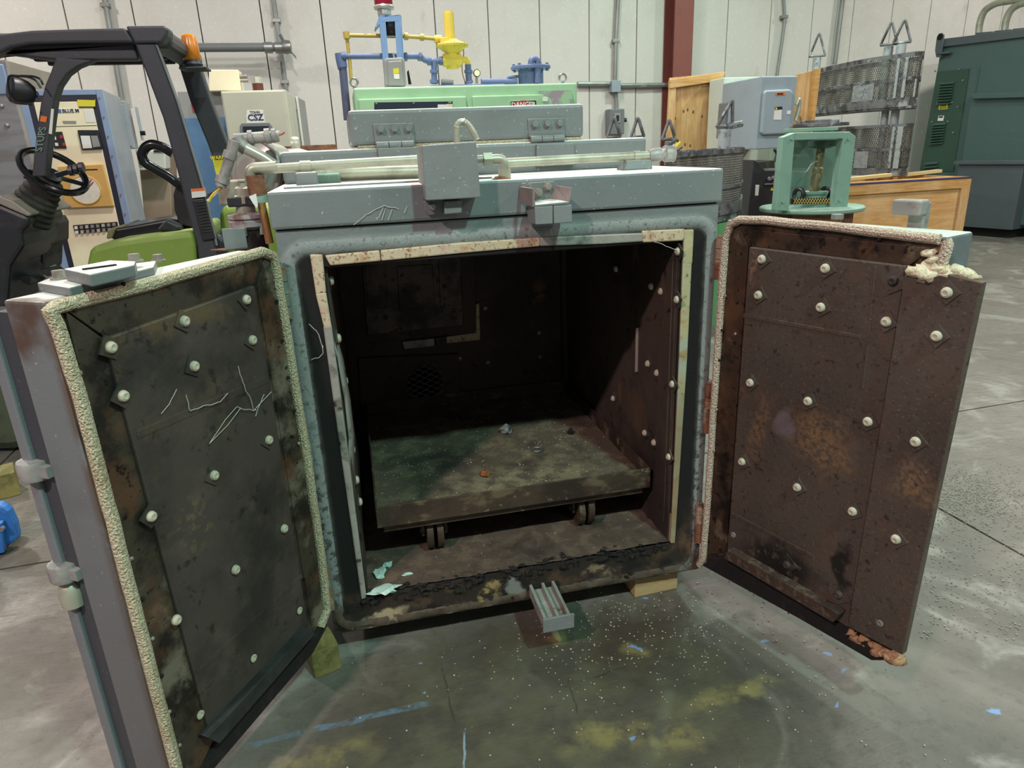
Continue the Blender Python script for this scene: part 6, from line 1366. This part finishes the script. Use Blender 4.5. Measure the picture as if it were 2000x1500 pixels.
B().prism([tp_(p,.09) for p in ((1828,112),(1826,98),(1829,75),(1833,66),(1839,64),(1843,68),(1842,80),(1838,112))],nT*.03).build('lifting_lug',slate,tr,bevel=.004)
q=tp_((1836,72),.093); B().lathe([(0,0),(.045,0),(.045,.004),(0,.004)],q,-nT,16).build('lug_hole',hole_black,tr); tpoly([(1829,103),(1853,101),(1853,104),(1829,106)],.12,.1,'lug_gusset',slate,.004)
for px in ((1905,64),(1942,60),(1978,56)): tpoly([(px[0],px[1]),(px[0]+34,px[1]-3),(px[0]+34,px[1]+12),(px[0],px[1]+12)],-.2,.6,'roof_pad',slate,.006)
tpoly([(1897,186),(2120,186),(2120,330),(1878,322)],.07,.09,'cooling_box',slate_green,.006); tpoly([(1896,183),(2120,178),(2120,187),(1900,193)],.16,.18,'ledge',slate_green,.006)
# lower base box with its near corner
fw=[tp_(p,.2) for p in ((1873,318),(1994,324),(1975,456),(1885,447))]
zt5=(fw[0].z+fw[1].z)/2; zb5=.13
A_=Vector((fw[0].x,fw[0].y,0)); Bv=Vector((fw[2].x,fw[2].y,0)); 
B().hexa([A_+Vector((0,0,zb5)),Bv+Vector((0,0,zb5)),Bv+Vector((0,0,zt5)),A_+Vector((0,0,zt5))],[v+nT*1.3 for v in (A_+Vector((0,0,zb5)),Bv+Vector((0,0,zb5)),Bv+Vector((0,0,zt5)),A_+Vector((0,0,zt5)))]).build('base_box',slate,tr,bevel=.008)
B().hexa([A_-nT*.05+dT*.05+Vector((0,0,zt5)),Bv-nT*.05-dT*.08+Vector((0,0,zt5)),Bv-nT*.05-dT*.08+Vector((0,0,zt5+.05)),A_-nT*.05+dT*.05+Vector((0,0,zt5+.05))],[v+nT*1.4 for v in (A_+Vector((0,0,zt5)),Bv-dT*.08+Vector((0,0,zt5)),Bv-dT*.08+Vector((0,0,zt5+.05)),A_+Vector((0,0,zt5+.05)))]).build('base_flange',slate,tr,bevel=.004)
B().hexa([A_+nT*.08,Bv+nT*.08+dT*.06,Bv+nT*.08+dT*.06+Vector((0,0,zb5)),A_+nT*.08+Vector((0,0,zb5))],[v+nT*1.1 for v in (A_,Bv+dT*.06,Bv+dT*.06+Vector((0,0,zb5)),A_+Vector((0,0,zb5)))]).build('plinth',hole_black,tr)
for pts,l in (([(1911,75),(1913,45),(1922,20),(1945,6),(2010,-4),(2060,-10)],'curved conduit rising from the transformer, left of its twin'),([(1961,70),(1964,40),(1974,18),(1995,6),(2060,0)],'curved conduit rising from the transformer, right of its twin')):
    t=thing('bent_conduit',l,'conduit',Matrix.Translation(tp_(pts[0],-.5))); B().tube(bend([tp_(p,-.5) for p in pts],.3,6),.05,10).build('pipe',galv,t)
# ------------------------------------------------------------------ odds and ends at the left edge of the floor
a=at_z((-30,985),0); b=at_z((42,966),0); u_=(b-a); n_=Vector((-u_.y,u_.x,0)).normalized()*.16; zz=Vector((0,0,.13))
tag(B().hexa([a,b,b+zz,a+zz],[v+n_ for v in (a,b,b+zz,a+zz)]).build('timber_offcut',timber_green,None,bevel=.005),'rough greenish timber offcut on the floor at the left edge','block')
bj=thing('blue_jack','bright blue wheeled jack fender at the lower left edge, in front of the timber offcut','jack',Matrix.Translation(at_z((-20,1085),0)))
yk=at_z((20,1078),0).y
f=[at_y(p,yk) for p in ((-60,985),(0,987),(16,999),(28,1024),(34,1050),(32,1060),(4,1072),(-60,1080))]
B().prism(f,(0,.06,0)).build('fender',blue_plastic,bj,bevel=.02)
f=[at_y(p,yk-.03) for p in ((-40,1020),(3,1022),(8,1080),(-40,1090))]; B().prism(f,(0,.03,0)).build('bracket',blue_plastic,bj,bevel=.004)
q=at_y((2,1035),yk-.04); B().cyl(q,q+Vector((0,.02,0)),.01,8).build('bolt',steel,bj)
B().cyl((f[0].x-.02,yk+.02,.07),(f[0].x-.02,yk+.16,.07),.07,20).build('wheel',rubber,bj)
q=at_z((-30,905),0); bl_=thing('blue_case','bright blue case behind the timber offcut at the left edge','case',Matrix.Translation(q))
f=[at_y(p,q.y+.25) for p in ((-60,850),(2,862),(12,885),(10,897),(-60,915))]; B().prism(f,(0,.25,0)).build('body',blue_plastic,bl_,bevel=.015); B().box((f[0].x,q.y+.3,0),(f[3].x-.02,q.y+.45,f[3].z)).build('foot',blue_plastic,bl_,bevel=.01)
